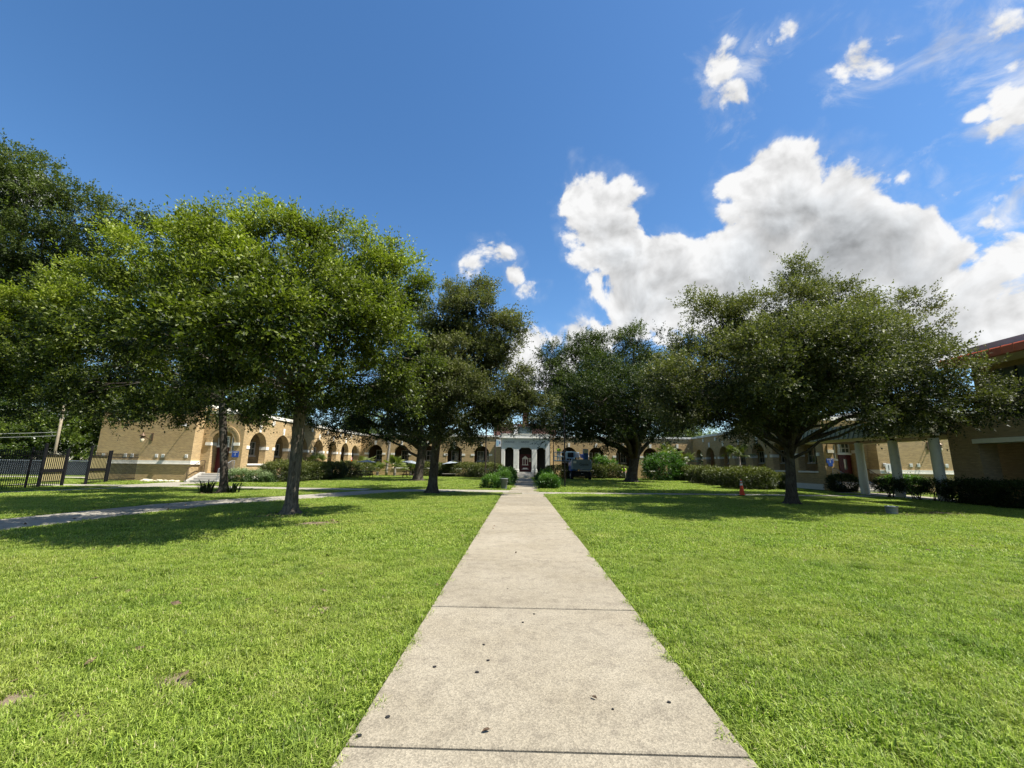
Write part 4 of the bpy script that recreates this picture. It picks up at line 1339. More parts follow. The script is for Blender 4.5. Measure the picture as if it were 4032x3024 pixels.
def sprays(P, D, T, m, name, leaf=0.11, length=0.42, nl=14, wide=0.46, up_bias=0.9, g=None, tri=True):
    """leafy twigs at points P pointing along D; T = tint of each twig (0 old and shaded, 1 fresh and lit)"""
    g = g or rng
    n = len(P)
    D = unit(D)
    ref = np.tile(np.array([0.2, 0.3, 0.93]), (n, 1)) + g.normal(0, .3, (n, 3))
    A = unit(np.cross(D, ref))
    B = np.cross(D, A)
    t = (np.arange(nl) + .5) / nl
    t = np.clip(t[None, :] + g.normal(0, .05, (n, nl)), 0, 1.05)
    phi = (np.arange(nl) * 2.4)[None, :] + g.uniform(0, 6.28, (n, 1)) + g.normal(0, .4, (n, nl))
    L = length * g.uniform(.6, 1.3, (n, 1)) * np.where(g.uniform(0, 1, (n, 1)) < .12, 1.9, 1.0)
    base = P[:, None] + D[:, None] * (t * L)[..., None] + g.normal(0, .03, (n, nl, 3))
    ld = D[:, None] * (.35 + .75 * t)[..., None] + (A[:, None] * np.cos(phi)[..., None] + B[:, None] * np.sin(phi)[..., None]) * .8
    ld = unit(ld + g.normal(0, .2, (n, nl, 3)))
    upv = np.array([0.15, -0.05, 1.0]) * up_bias + g.normal(0, .55, (n, nl, 3))
    w = unit(np.cross(ld, upv))
    nrm = np.cross(w, ld)
    s = leaf * g.uniform(.65, 1.25, (n, nl, 1))
    tint = np.clip(T[:, None] + g.normal(0, .16, (n, nl)), 0, 1)
    if tri:
        q = np.empty((n, nl, 3, 3), np.float32)
        q[:, :, 0] = base + ld * s * .25 + w * s * wide * .62
        q[:, :, 1] = base + ld * s * .25 - w * s * wide * .62
        q[:, :, 2] = base + ld * s * 1.05
        return np_mesh(name, q.reshape(-1, 3, 3), 3, m, tint.ravel())
    q = np.empty((n, nl, 4, 3), np.float32)
    q[:, :, 0] = base
    q[:, :, 1] = base + ld * s * .48 + w * s * wide * .5 + nrm * s * .07
    q[:, :, 2] = base + ld * s - nrm * s * .06
    q[:, :, 3] = base + ld * s * .48 - w * s * wide * .5 + nrm * s * .07
    return np_mesh(name, q.reshape(-1, 4, 3), 4, m, tint.ravel())


def crown_points(lobes, ntw, g, fresh=0.5, clump=.31, gap=.0, zmin=None):
    C = np.array([l[:3] for l in lobes])
    Rr = np.array([l[3] for l in lobes])
    w = Rr ** 2
    w = w / w.sum()
    P, D, T, CC = [], [], [], []
    for c, r, k in zip(C, Rr, w):
        nt = int(ntw * k)
        ncl = max(6, int(6 + r * r * 1.7))
        dirs = unit(g.normal(0, 1, (ncl, 3)) + np.array([0, 0, .12]))
        cc = c + dirs * (r * g.uniform(.45, 1.13, (ncl, 1)))
        rc = (clump * r + .2) * g.uniform(.55, 1.3, ncl)
        lum = g.normal(0, .17, ncl)
        idx = g.integers(0, ncl, nt)
        off = unit(g.normal(0, 1, (nt, 3))) * g.uniform(0, 1, (nt, 1)) ** .45 * rc[idx][:, None]
        off[:, 2] *= .5
        p = cc[idx] + off
        out = unit(p - c)
        P.append(p)
        D.append(out * .65 + unit(off) * .5 + np.array([0, 0, .25]) + g.normal(0, .35, (nt, 3)))
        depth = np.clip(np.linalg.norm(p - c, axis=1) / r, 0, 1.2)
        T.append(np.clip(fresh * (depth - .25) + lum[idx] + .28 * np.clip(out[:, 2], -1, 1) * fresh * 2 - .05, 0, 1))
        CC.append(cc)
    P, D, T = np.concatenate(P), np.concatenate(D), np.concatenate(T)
    lo, hi = np.percentile(P[:, 2], (8, 90))        # low crown tinted darker as painted shade, young growth on top
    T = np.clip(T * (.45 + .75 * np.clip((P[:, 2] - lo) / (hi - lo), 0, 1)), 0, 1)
    if zmin is not None:
        k = P[:, 2] > zmin
        P, D, T = P[k], D[k], T[k]
    return P, D, T, CC


def bez(a, b, c, n):
    return [a * (1 - t) ** 2 + b * 2 * t * (1 - t) + c * t * t for t in [i / n for i in range(n + 1)]]


def oak(label, base, fork, lean, rad, lobes, ntw, m_leaf, m_bark, seed, leaf=.11, fresh=.5, nl=14, zmin=None, length=.42, limb_r=.45, tri=True, low=3):
    g = np.random.default_rng(seed)
    rr = random.Random(seed)
    base = Vector((*base, 0))
    tree = thing('oak_tree', label, 'tree', tuple(base), 0, 'oaks standing on the lawns')
    P, D, T, CC = crown_points(lobes, ntw, g, fresh, zmin=zmin)
    b = np.array(base)
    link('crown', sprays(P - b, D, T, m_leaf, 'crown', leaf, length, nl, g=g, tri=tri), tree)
    # trunk, with root flare
    mb = MB()
    top = Vector((lean[0], lean[1], fork))
    ctr = sum((Vector(l[:3]) for l in lobes), Vector()) / len(lobes) - base
    pts = [Vector((lean[0] * t ** 1.3 + .05 * math.sin(3 * t + seed), lean[1] * t ** 1.3, fork * t)) for t in [0, .015, .04, .09, .18, .3, .45, .6, .75, .9, 1.0]]
    tr_ = [rad * k for k in (1.95, 1.6, 1.3, 1.12, 1.02, .98, .95, .93, .92, .95, .92)]
    pts[0].z = -.05
    def lump(i, t):
        k = max(0, 1 - i / 4)
        return 1 + k * .22 * math.sin(5 * t + seed) + k * .12 * math.sin(3 * t + 1.7 * seed) + .05 * math.sin(2 * t + i * .8)
    mb.tube(pts, tr_, 22, squash=lump)
    for l, cc in zip(lobes, CC):
        c = Vector(l[:3]) - base
        s0 = pts[-1 - rr.randint(0, low)] + Vector((rr.uniform(-.5, .5), rr.uniform(-.5, .5), 0)) * rad * .5
        mid = s0.lerp(c, .5) + Vector((0, 0, .12 * (c - s0).length * (1 if c.z > s0.z + 1 else 2.2)))
        r0 = rad * limb_r * min(1.0, .35 + .3 * l[3])
        q = bez(s0, mid, c, 9)
        q = [p + Vector((rr.uniform(-1, 1), rr.uniform(-1, 1), rr.uniform(-1, 1))) * .05 * (c - s0).length * .3 * (0 if i == 0 else 1) for i, p in enumerate(q)]
        mb.tube(q, [r0 * (1 - .78 * i / 9) for i in range(10)], 8)
        for k in range(0, len(cc), 2):
            e = Vector(cc[k]) - base
            st = q[rr.randint(4, 9)]
            w = bez(st, st.lerp(e, .5) + Vector((rr.uniform(-.2, .2), rr.uniform(-.2, .2), .12)), e, 4)
            mb.tube(w, [.16 * r0 + .012, .13 * r0 + .01, .09 * r0 + .008, .05 * r0 + .006, .005], 5)
    mb.build('trunk', m_bark, tree, True)
    return tree


T1 = [(-5.7, 7.7, 4.2, 0.6), (-7.2, 8.2, 4.2, 0.6), (-4.9, 8.0, 4.5, 0.6), (-8.0, 13.5, 8.9, 1.5), (-11.2, 14.0, 9.6, 1.2), (-5.8, 13.0, 8.1, 1.3), (-4.3, 13.5, 7.3, 1.3), (-3.8, 13.5, 5.1, 1.0), (-4.8, 13.0, 4.3, 1.1), (-5.8, 10.2, 5.9, 1.3), (-7.7, 10.2, 6.1, 1.3), (-11.9, 13.0, 7.7, 1.4), (-12.5, 12.0, 6.6, 1.3), (-12.9, 11.5, 5.2, 1.1), (-9.4, 10.0, 4.7, 1.0), (-7.4, 9.6, 4.2, 1.0), (-5.2, 8.8, 4.1, 0.7), (-4.7, 10.5, 4.8, 1.2), (-7.5, 11.5, 3.7, 0.7), (-9.6, 12.0, 3.7, 0.7), (-6.1, 12.5, 3.9, 0.7), (-12.2, 12.0, 4.4, 1.0), (-3.7, 13.5, 3.6, 0.5), (-6.8, 14.5, 9.8, 0.8), (-5.0, 14.5, 9.1, 0.7), (-12.6, 14.5, 10.3, 0.8), (-9.9, 15.5, 8.9, 2.2), (-13.8, 16.0, 7.1, 2.3), (-6.9, 15.5, 7.0, 2.0), (-5.6, 8.4, 4.5, 0.9), (-7.6, 9.0, 4.9, 0.9), (-4.8, 9.4, 5.5, 0.9), (-4.2, 11.0, 5.5, 1.0), (-11.8, 13.0, 3.4, 0.6), (-7.5, 13.0, 3.6, 0.5)]
T2 = [(-25.5, 20.0, 8.4, 2.1), (-22.8, 20.0, 6.5, 2.1), (-25.9, 21.0, 5.4, 1.7), (-21.2, 21.0, 5.5, 1.7), (-18.1, 21.0, 4.3, 1.1), (-18.6, 20.0, 4.0, 0.9), (-27.2, 20.0, 7.4, 2.1), (-15.9, 21.5, 5.6, 2.2), (-24.1, 19.5, 9.5, 1.4), (-19.0, 22.0, 6.5, 2.3), (-13.2, 22.0, 5.5, 1.5), (-21.9, 19.5, 4.7, 1.0)]
TF = [(-39.0, 26.0, 20.9, 3.7), (-35.3, 26.0, 19.8, 2.8), (-31.4, 26.0, 18.0, 2.4), (-27.5, 26.0, 16.9, 1.9), (-33.2, 25.0, 14.6, 3.4), (-30.1, 26.0, 14.1, 3.2), (-36.4, 25.0, 13.3, 4.3), (-35.0, 26.0, 10.4, 3.7), (-25.8, 26.0, 17.2, 0.9), (-38.1, 26.0, 22.8, 1.5), (-32.5, 27.0, 11.5, 2.9), (-42.3, 27.0, 17.8, 4.7), (-34.5, 27.0, 7.5, 2.2)]
T3 = [(-3.4, 20.0, 4.8, 1.6), (-5.2, 20.5, 4.6, 1.3), (-0.6, 22.0, 4.5, 0.9), (0.4, 22.5, 4.7, 0.9), (1.1, 22.5, 4.4, 0.7), (-0.1, 22.0, 4.1, 0.6), (-1.6, 22.0, 4.0, 0.9), (-2.0, 22.0, 4.5, 1.2), (-2.7, 23.4, 10.3, 1.9), (-4.6, 23.4, 10.0, 1.6), (-1.3, 23.4, 9.0, 1.4), (-3.4, 23.4, 7.5, 2.6), (-5.6, 23.4, 8.0, 1.6), (-1.7, 23.4, 6.1, 2.0), (-4.3, 23.4, 5.0, 2.2), (-1.3, 22.5, 4.8, 1.1), (-2.1, 22.0, 3.5, 1.0), (-6.5, 23.4, 4.7, 1.4), (-6.0, 23.4, 6.3, 1.8), (-0.4, 23.4, 9.7, 0.7), (-2.6, 23.4, 11.7, 0.8), (-0.4, 22.5, 5.4, 0.9), (0.1, 22.5, 4.8, 0.5), (-4.0, 25.5, 8.6, 2.4), (-3.9, 21.0, 5.4, 1.7)]
T3B = [(-13.1, 39.5, 6.8, 2.7), (-10.0, 39.5, 6.0, 2.7), (-16.3, 39.5, 6.8, 2.1), (-12.4, 39.5, 9.1, 3.1), (-6.8, 39.5, 4.9, 1.8), (-17.0, 39.5, 4.8, 1.2), (-13.4, 39.5, 4.4, 1.3), (-10.5, 41.0, 9.0, 3.3), (-19.7, 41.0, 7.0, 2.3)]
T4 = [(7.2, 37.0, 8.0, 3.3), (10.5, 36.0, 7.6, 3.2), (4.9, 38.0, 6.8, 2.5), (13.0, 37.0, 7.2, 2.5), (2.2, 44.0, 8.1, 2.0), (3.1, 44.0, 5.4, 1.7), (6.4, 33.0, 6.5, 2.4), (9.1, 32.0, 6.3, 2.4), (4.5, 34.0, 6.1, 1.8), (11.2, 33.0, 6.2, 1.8), (4.5, 44.0, 11.4, 2.2), (4.8, 41.0, 4.7, 1.6), (5.7, 44.0, 12.2, 3.0), (8.7, 44.0, 13.0, 3.1), (13.0, 44.0, 13.3, 3.1), (15.1, 44.0, 11.5, 2.6), (10.6, 44.0, 8.7, 4.4), (5.7, 44.0, 8.2, 3.8), (3.7, 44.0, 5.7, 2.1), (14.4, 44.0, 7.7, 3.2), (12.3, 44.0, 14.9, 1.7), (7.2, 44.0, 14.3, 1.5), (3.2, 44.0, 12.7, 1.6), (2.7, 44.0, 9.6, 1.9), (16.3, 44.0, 6.8, 2.2), (7.5, 41.0, 5.2, 2.3), (12.4, 41.0, 5.3, 1.8), (10.5, 48.0, 9.9, 5.4), (17.4, 44.0, 11.8, 1.8)]
T5 = [(14.1, 16.5, 4.0, 0.8), (15.7, 16.5, 4.0, 0.8), (17.3, 16.5, 4.2, 0.8), (17.9, 16.0, 4.0, 0.6), (6.9, 19.0, 4.3, 1.1), (6.8, 20.0, 5.4, 1.0), (10.2, 26.0, 4.7, 1.3), (12.1, 26.0, 4.6, 1.3), (13.4, 25.0, 4.5, 1.1), (15.1, 26.0, 7.7, 2.9), (18.6, 26.0, 8.0, 2.9), (12.4, 25.5, 6.9, 2.3), (9.9, 25.0, 6.4, 1.6), (20.3, 25.0, 7.5, 2.5), (9.0, 14.5, 5.0, 1.8), (11.4, 15.0, 5.3, 1.9), (7.6, 15.5, 5.2, 1.6), (13.4, 15.5, 5.2, 1.7), (10.9, 15.5, 6.7, 1.8), (8.2, 15.0, 3.9, 0.9), (12.0, 15.0, 3.9, 0.8), (15.5, 16.0, 4.7, 1.4), (6.5, 16.5, 4.5, 1.3), (14.1, 19.9, 9.9, 1.3), (14.1, 19.9, 11.1, 0.8), (12.6, 18.5, 9.0, 1.1), (15.3, 19.9, 10.1, 0.8), (11.7, 19.9, 8.5, 1.8), (9.5, 19.9, 8.8, 1.4), (16.0, 19.9, 8.4, 1.7), (20.7, 21.0, 9.1, 1.1), (20.8, 21.0, 10.3, 0.7), (16.7, 18.5, 6.6, 1.8), (13.3, 18.5, 6.8, 2.6), (10.7, 19.9, 6.5, 2.4), (8.0, 19.9, 6.2, 1.5), (7.2, 19.9, 5.1, 1.2), (9.6, 19.9, 4.4, 1.5), (10.9, 17.8, 4.4, 1.8), (13.3, 17.8, 4.8, 1.9), (17.2, 19.0, 5.3, 2.0), (17.2, 17.0, 5.0, 1.3), (18.9, 16.8, 4.5, 0.8), (18.4, 17.0, 5.0, 0.8), (8.2, 19.9, 4.0, 1.1), (17.4, 17.0, 4.0, 0.7), (11.3, 19.9, 3.6, 0.8), (19.1, 16.5, 4.0, 0.6), (15.1, 22.5, 7.4, 3.0), (19.0, 22.5, 6.9, 2.3)]

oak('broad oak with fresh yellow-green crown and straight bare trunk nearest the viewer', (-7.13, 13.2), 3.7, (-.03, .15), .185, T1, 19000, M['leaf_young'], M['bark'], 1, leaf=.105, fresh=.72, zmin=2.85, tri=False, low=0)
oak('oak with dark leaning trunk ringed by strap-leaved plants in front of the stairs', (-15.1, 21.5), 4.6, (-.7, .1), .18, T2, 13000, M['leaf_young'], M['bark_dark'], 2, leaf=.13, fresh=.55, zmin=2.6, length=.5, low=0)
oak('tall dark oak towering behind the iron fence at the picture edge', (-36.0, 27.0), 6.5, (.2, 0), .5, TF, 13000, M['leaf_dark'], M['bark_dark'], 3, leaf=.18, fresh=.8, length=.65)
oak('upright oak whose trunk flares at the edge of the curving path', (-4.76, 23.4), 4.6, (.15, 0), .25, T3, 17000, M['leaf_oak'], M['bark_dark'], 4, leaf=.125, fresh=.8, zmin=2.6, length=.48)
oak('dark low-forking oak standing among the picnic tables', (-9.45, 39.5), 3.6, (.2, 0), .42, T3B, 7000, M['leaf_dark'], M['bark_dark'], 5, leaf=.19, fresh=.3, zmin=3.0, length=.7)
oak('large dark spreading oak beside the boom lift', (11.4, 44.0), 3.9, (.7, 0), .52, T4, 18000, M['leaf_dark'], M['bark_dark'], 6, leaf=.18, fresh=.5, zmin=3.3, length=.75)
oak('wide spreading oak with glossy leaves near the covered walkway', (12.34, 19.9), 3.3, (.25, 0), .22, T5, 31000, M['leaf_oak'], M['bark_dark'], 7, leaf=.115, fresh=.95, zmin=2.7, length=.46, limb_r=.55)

# trees beyond the fence and behind the wings: three built, the others turned copies
def far_tree(name, label, loc, h, r, seed, m, group):
    g = np.random.default_rng(seed)
    lob = [(g.uniform(-.45, .45) * r, g.uniform(-.45, .45) * r, h * g.uniform(.28, .85), r * g.uniform(.38, .6)) for k in range(9)]
    lob += [(g.uniform(-.7, .7) * r, g.uniform(-.7, .7) * r, h * g.uniform(.15, .45), r * g.uniform(.28, .42)) for k in range(6)]
    t = thing(name, label, 'tree', loc, 0, group)
    P, D, T, CC = crown_points(lob, 2600, g, .6, .34)
    k = P[:, 2] > .2
    link('crown', sprays(P[k], D[k], T[k], m, 'crown', .27, .8, 12, g=g), t)
    mb = MB()
    mb.tube([(0, 0, -.05), (.05, 0, .3), (.1, .05, h * .3), (.2, 0, h * .75)], [.42, .3, .24, .08], 12)
    for l in lob:
        a = Vector((.1, .05, h * .25))
        mb.tube(bez(a, a.lerp(Vector(l[:3]), .5) + Vector((0, 0, .4)), Vector(l[:3]), 5), [.11, .1, .08, .06, .04, .02], 6)
    mb.build('trunk', M['bark_dark'], t, True)
    return t


GB = 'trees beyond the chain-link fence'
ft = [far_tree('broadleaf_tree', 'tree rising behind the utility pole', (-50.5, 47, 0), 9.5, 5.0, 21, M['leaf_far'], GB),
      far_tree('broadleaf_tree', 'dark tree between the utility pole and the brick end wall', (-42.5, 49, 0), 11, 5.2, 22, M['leaf_dark'], GB),
      far_tree('broadleaf_tree', 'light green tree behind the fence at the picture edge', (-58, 46, 0), 9.0, 5.0, 23, M['leaf_far'], GB)]
for src, lab, loc, rz, s in ((0, 'bright tree close beside the corner of the brick end wall', (-38.2, 44.5, 0), 2.1, .78), (2, 'tree low behind the chain-link fence, left of the utility pole', (-53.5, 43.5, 0), 1.0, .7),
                             (1, 'tall dark tree far behind the utility pole', (-60, 60, 0), 4.0, 1.5), (1, 'tall dark tree far behind the end wall corner', (-46, 64, 0), .6, 1.5), (0, 'tree farthest out beyond the long fence run', (-68, 50, 0), 3.3, 1.2),
                             (1, 'dark tree rising behind the sunlit arcade roof', (-31, 55, 0), 5.0, 1.0), (0, 'second tree behind the arcade roof, nearer the corner of the court', (-27, 68, 0), 1.7, 1.05),
                             (1, 'tree standing behind the roof of the shaded wing', (38, 60, 0), 2.7, 1.15), (0, 'tree behind the shaded wing, nearer the corner of the court', (27, 72, 0), .3, 1.1)):
    o = copy_tree(ft[src])
    o.location = loc
    o.rotation_euler.z = rz
    o.scale = (s, s, s)
    o['label'] = lab
    if loc[0] > -35:
        o['group'] = 'trees behind the school roofs'


# ---------------------------------------------------------------- hedges and bushes
def blob_shrub(name, label, cat, parts, nt, m, leaf, seed, group=None, fresh=.6, flat=True, wood=True, zlow=.08, length=.16, rough=.10):
    """clipped or loose shrub: parts = ellipsoids (x, y, z, rx, ry, rz); leaves sit on and just under the surface"""
    g = np.random.default_rng(seed)
    x0, y0 = parts[0][0], parts[0][1]
    t = thing(name, label, cat, (x0, y0, 0), 0, group)
    A = np.array(parts, float)
    area = (A[:, 3] * A[:, 4] + A[:, 3] * A[:, 5] + A[:, 4] * A[:, 5])
    P, D, T = [], [], []
    for a, k in zip(A, area / area.sum()):
        n = int(nt * k)
        d = unit(g.normal(0, 1, (n, 3)))
        e = np.sign(d) * np.abs(d) ** .8                    # a little squarer than an ellipsoid
        e = e / (np.abs(e) ** 2.6).sum(1, keepdims=True) ** (1 / 2.6)
        bumpy = np.array([mnoise.noise(Vector((*(x * 2.2 + a[:3]),))) for x in e])[:, None]
        p = a[:3] + e * a[3:] * (1 - g.uniform(0, 1, (n, 1)) ** 2 * .35 + bumpy * rough * 2)
        P.append(p)
        D.append(d + np.array([0, 0, .35]) + g.normal(0, .4, (n, 3)))
        T.append(np.clip(fresh * np.clip(d[:, 2] + .08, 0, 1.1) + g.normal(0, .12, n), 0, 1))  # tops tinted light, sides dark: shade of the shrub painted into its leaves
    P, D, T = np.concatenate(P), np.concatenate(D), np.concatenate(T)
    ok = P[:, 2] > zlow
    for a in A:                                             # drop leaves deep inside a neighbouring part
        ok &= ((((P - a[:3]) / (a[3:] * .72)) ** 2).sum(1) > 1)
    P, D, T = P[ok] - np.array([x0, y0, 0]), D[ok], T[ok]
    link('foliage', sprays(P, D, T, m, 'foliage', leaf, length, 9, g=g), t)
    mb = MB()
    rr = random.Random(seed)
    for a in A:
        for k in range(7):
            s = Vector((a[0] - x0 + rr.uniform(-.5, .5) * a[3], a[1] - y0 + rr.uniform(-.5, .5) * a[4], -.03))
            e = Vector((a[0] - x0 + rr.uniform(-.8, .8) * a[3], a[1] - y0 + rr.uniform(-.8, .8) * a[4], a[2] + rr.uniform(.1, .6) * a[5]))
            mb.tube(bez(s, s.lerp(e, .5) + Vector((rr.uniform(-.2, .2), rr.uniform(-.2, .2), 0)), e, 4), [.03, .026, .02, .014, .006], 5)
    mb.build('stems', M['bark_dark'], t)
    return t


HG = 'clipped hedges round the court'
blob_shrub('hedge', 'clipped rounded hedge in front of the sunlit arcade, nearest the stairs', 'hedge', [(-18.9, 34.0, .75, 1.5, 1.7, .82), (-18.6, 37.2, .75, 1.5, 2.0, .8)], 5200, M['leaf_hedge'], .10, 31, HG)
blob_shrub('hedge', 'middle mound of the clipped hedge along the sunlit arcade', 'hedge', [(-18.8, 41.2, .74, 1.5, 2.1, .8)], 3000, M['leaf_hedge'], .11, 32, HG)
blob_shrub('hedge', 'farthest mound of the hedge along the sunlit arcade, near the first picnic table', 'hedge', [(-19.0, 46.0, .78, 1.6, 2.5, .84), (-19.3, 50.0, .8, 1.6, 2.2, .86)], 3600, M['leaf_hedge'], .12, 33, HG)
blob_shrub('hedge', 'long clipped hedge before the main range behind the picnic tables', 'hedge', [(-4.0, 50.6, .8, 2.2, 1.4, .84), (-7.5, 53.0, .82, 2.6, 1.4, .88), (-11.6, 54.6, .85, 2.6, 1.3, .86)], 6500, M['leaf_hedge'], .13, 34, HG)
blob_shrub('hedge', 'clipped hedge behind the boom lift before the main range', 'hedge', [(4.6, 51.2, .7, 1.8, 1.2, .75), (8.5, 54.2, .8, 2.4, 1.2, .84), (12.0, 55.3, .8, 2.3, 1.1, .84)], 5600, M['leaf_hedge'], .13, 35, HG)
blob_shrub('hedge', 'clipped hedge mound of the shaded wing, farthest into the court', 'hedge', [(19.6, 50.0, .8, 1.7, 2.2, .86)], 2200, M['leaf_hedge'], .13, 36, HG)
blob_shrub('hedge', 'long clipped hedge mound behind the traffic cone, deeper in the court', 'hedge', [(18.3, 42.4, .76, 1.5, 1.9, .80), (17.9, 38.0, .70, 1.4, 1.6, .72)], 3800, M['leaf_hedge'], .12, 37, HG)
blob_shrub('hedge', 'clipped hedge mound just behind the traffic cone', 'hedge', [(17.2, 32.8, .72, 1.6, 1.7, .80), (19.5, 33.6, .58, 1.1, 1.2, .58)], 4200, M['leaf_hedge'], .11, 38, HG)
blob_shrub('hedge', 'loose dark hedge with bare stems before the round columns', 'hedge', [(21.05, 24.9, .72, .4, .75, .3), (21.15, 23.5, .76, .4, .8, .28), (21.3, 22.2, .74, .4, .75, .3)], 1300, M['leaf_dark'], .08, 39, None, .5, zlow=.45)
blob_shrub('hedge', 'dense dark hedge in the shade of the brick hall', 'hedge', [(21.4, 20.6, .55, .65, 1.0, .55), (21.4, 18.8, .55, .65, 1.0, .55), (21.4, 17.0, .5, .65, 1.0, .55)], 3800, M['leaf_dark'], .085, 40, None, .3)
blob_shrub('shrub', 'dark shrub before the steps of the shaded wing', 'shrub', [(22.6, 30.4, .6, .8, .7, .55)], 1100, M['leaf_dark'], .09, 41, None, .4)
blob_shrub('shrub', 'bright shrub against the sunlit wall behind the columns', 'shrub', [(26.0, 29.6, .55, 1.3, .7, .58)], 1500, M['leaf_bush'], .09, 42, None, .6)
BG = 'round green bushes along the entrance walk'
blob_shrub('bush', 'small bright bush beside the grey litter bin', 'bush', [(-1.95, 28.7, .36, .5, .5, .40)], 900, M['leaf_bush'], .085, 51, BG, .75, rough=.2)
blob_shrub('bush', 'round bright bush behind the litter bin', 'bush', [(-1.35, 33.6, .45, .62, .8, .5)], 1100, M['leaf_bush'], .09, 52, BG, .75, rough=.2)
blob_shrub('bush', 'leafy bush farther up the walk behind the litter bin', 'bush', [(-1.2, 38.5, .6, .75, 1.2, .62)], 1300, M['leaf_bush'], .10, 53, BG, .75, rough=.2)
blob_shrub('bush', 'shaded green bush at the near end of the walk, opposite the bin', 'bush', [(2.0, 29.6, .44, .58, .65, .46)], 1200, M['leaf_bush'], .09, 54, BG, .6, rough=.2)
blob_shrub('bush', 'green bush up the walk toward the portal, on the boom lift side', 'bush', [(2.0, 34.5, .5, .6, 1.1, .52)], 1300, M['leaf_bush'], .10, 55, BG, .65, rough=.2)
blob_shrub('shrub', 'big loose glossy shrub beside the dark oak before the shaded wing', 'shrub', [(16.3, 49.5, 1.3, 1.9, 1.6, 1.3), (18.0, 50.5, 1.1, 1.5, 1.5, 1.1), (16.9, 49.8, 2.2, 1.2, 1.2, .9)], 3600, M['leaf_bush'], .15, 56, None, .4, rough=.25, length=.3)
blob_shrub('shrub', 'small spiky shrub rising over the hedge behind the boom lift', 'shrub', [(10.6, 55.9, 1.9, .8, .6, .7), (11.9, 56.0, 1.6, .7, .5, .5)], 700, M['leaf_bush'], .16, 57, None, .8, rough=.3, length=.35)
LG = 'pale flowering shrubs below the arcade'
blob_shrub('flowering_shrub', 'pale flowering shrub directly beside the stairs', 'shrub', [(-21.3, 31.9, .42, .75, .55, .45)], 1300, M['leaf_lantana'], .085, 61, LG, .75, rough=.2)
blob_shrub('flowering_shrub', 'pale flowering shrub between the stairs and the clipped hedge', 'shrub', [(-20.0, 32.6, .40, .75, .55, .42), (-19.3, 32.2, .3, .5, .4, .32)], 1500, M['leaf_lantana'], .085, 62, LG, .7, rough=.2)
blob_shrub('shrub', 'small round shrub under the first arch sill', 'shrub', [(-20.7, 34.6, .95, .45, .5, .42)], 700, M['leaf_hedge'], .09, 63, None, .6)


def strap_plant(name, label, loc, n, h, m, seed, wd=.035):
    g = random.Random(seed)
    t = thing(name, label, 'plant', loc)
    mb = MB()
    for k in range(n):
        a, r, q, hh = g.uniform(0, 6.28), g.uniform(0, .35), g.uniform(.3, .7), h * g.uniform(.6, 1.1)
        b = Vector((r * math.cos(a), r * math.sin(a), 0))
        d = Vector((math.cos(a + g.uniform(-.5, .5)), math.sin(a + g.uniform(-.5, .5)), 0))
        s = Vector((-d.y, d.x, 0)) * wd
        pts = [b, b + d * q * .25 * hh + Vector((0, 0, hh * .6)), b + d * q * .7 * hh + Vector((0, 0, hh)), b + d * q * 1.3 * hh + Vector((0, 0, hh * .85))]
        vs = []
        for i, p in enumerate(pts[:-1]):
            vs += [p - s * (1 - i * .2), p + s * (1 - i * .2)]
        mb.add(vs + [pts[-1]], [(0, 1, 3, 2), (2, 3, 5, 4), (4, 5, 6)])
    mb.build('leaves', m, t)
    return t


strap_plant('strap_plant', 'dark strap-leaved plant at the foot of the leaning oak, stairs side', (-15.75, 21.3, 0), 60, .6, M['leaf_dark'], 71)
strap_plant('strap_plant', 'dark strap-leaved plant at the foot of the leaning oak, court side', (-14.5, 21.3, 0), 40, .5, M['leaf_dark'], 72)


def fan_palm(label, loc, trunk, nf, fr, seed, lean=(0, 0), m=None, droop=.5):
    g = random.Random(seed)
    t = thing('fan_palm', label, 'palm', loc)
    top = Vector((lean[0], lean[1], trunk))
    if trunk > .15:
        pts = [Vector((lean[0] * k ** 1.5, lean[1] * k ** 1.5, trunk * k)) for k in [i / 14 for i in range(15)]]
        MB().tube(pts, [.17 - .03 * i / 14 + (.012 if i % 2 else 0) for i in range(15)], 14).build('trunk', M['palm_bark'], t, True)
    for f in range(nf):
        mb = MB()
        az, el = 6.283 * f / nf + g.uniform(-.2, .2), g.uniform(.1, 1.3)
        d = Vector((math.cos(az) * math.cos(el), math.sin(az) * math.cos(el), math.sin(el)))
        st = fr * g.uniform(.7, 1.1)
        c = top + d * st
        side = Vector((-math.sin(az), math.cos(az), 0))
        nrm = d.cross(side)
        mb.tube([top, top + d * st * .5 + Vector((0, 0, .03)), c], [.018, .014, .01], 5)
        R_ = fr * g.uniform(.75, 1.0)
        for k in range(17):
            a = R(-115 + 230 * k / 16)
            q = d * math.cos(a) + side * math.sin(a)
            w = (d * -math.sin(a) + side * math.cos(a)) * .045 * R_
            l = R_ * (1 - .25 * abs(k - 8) / 8)
            dn = Vector((0, 0, -droop * l * .35))
            mb.add([c, c + q * l * .55 + w + nrm * .02, c + q * l * .55 - w - nrm * .02, c + q * l + dn], [(0, 2, 1), (1, 2, 3)])
        o = mb.build('frond', m or M['leaf_palm'], t)
        at = o.data.attributes.new('tint', 'FLOAT', 'POINT')
        tv = g.uniform(.1, .95)
        at.data.foreach_set('value', [min(1, max(0, tv + g.uniform(-.15, .15))) for _ in range(len(o.data.vertices))])
    return t


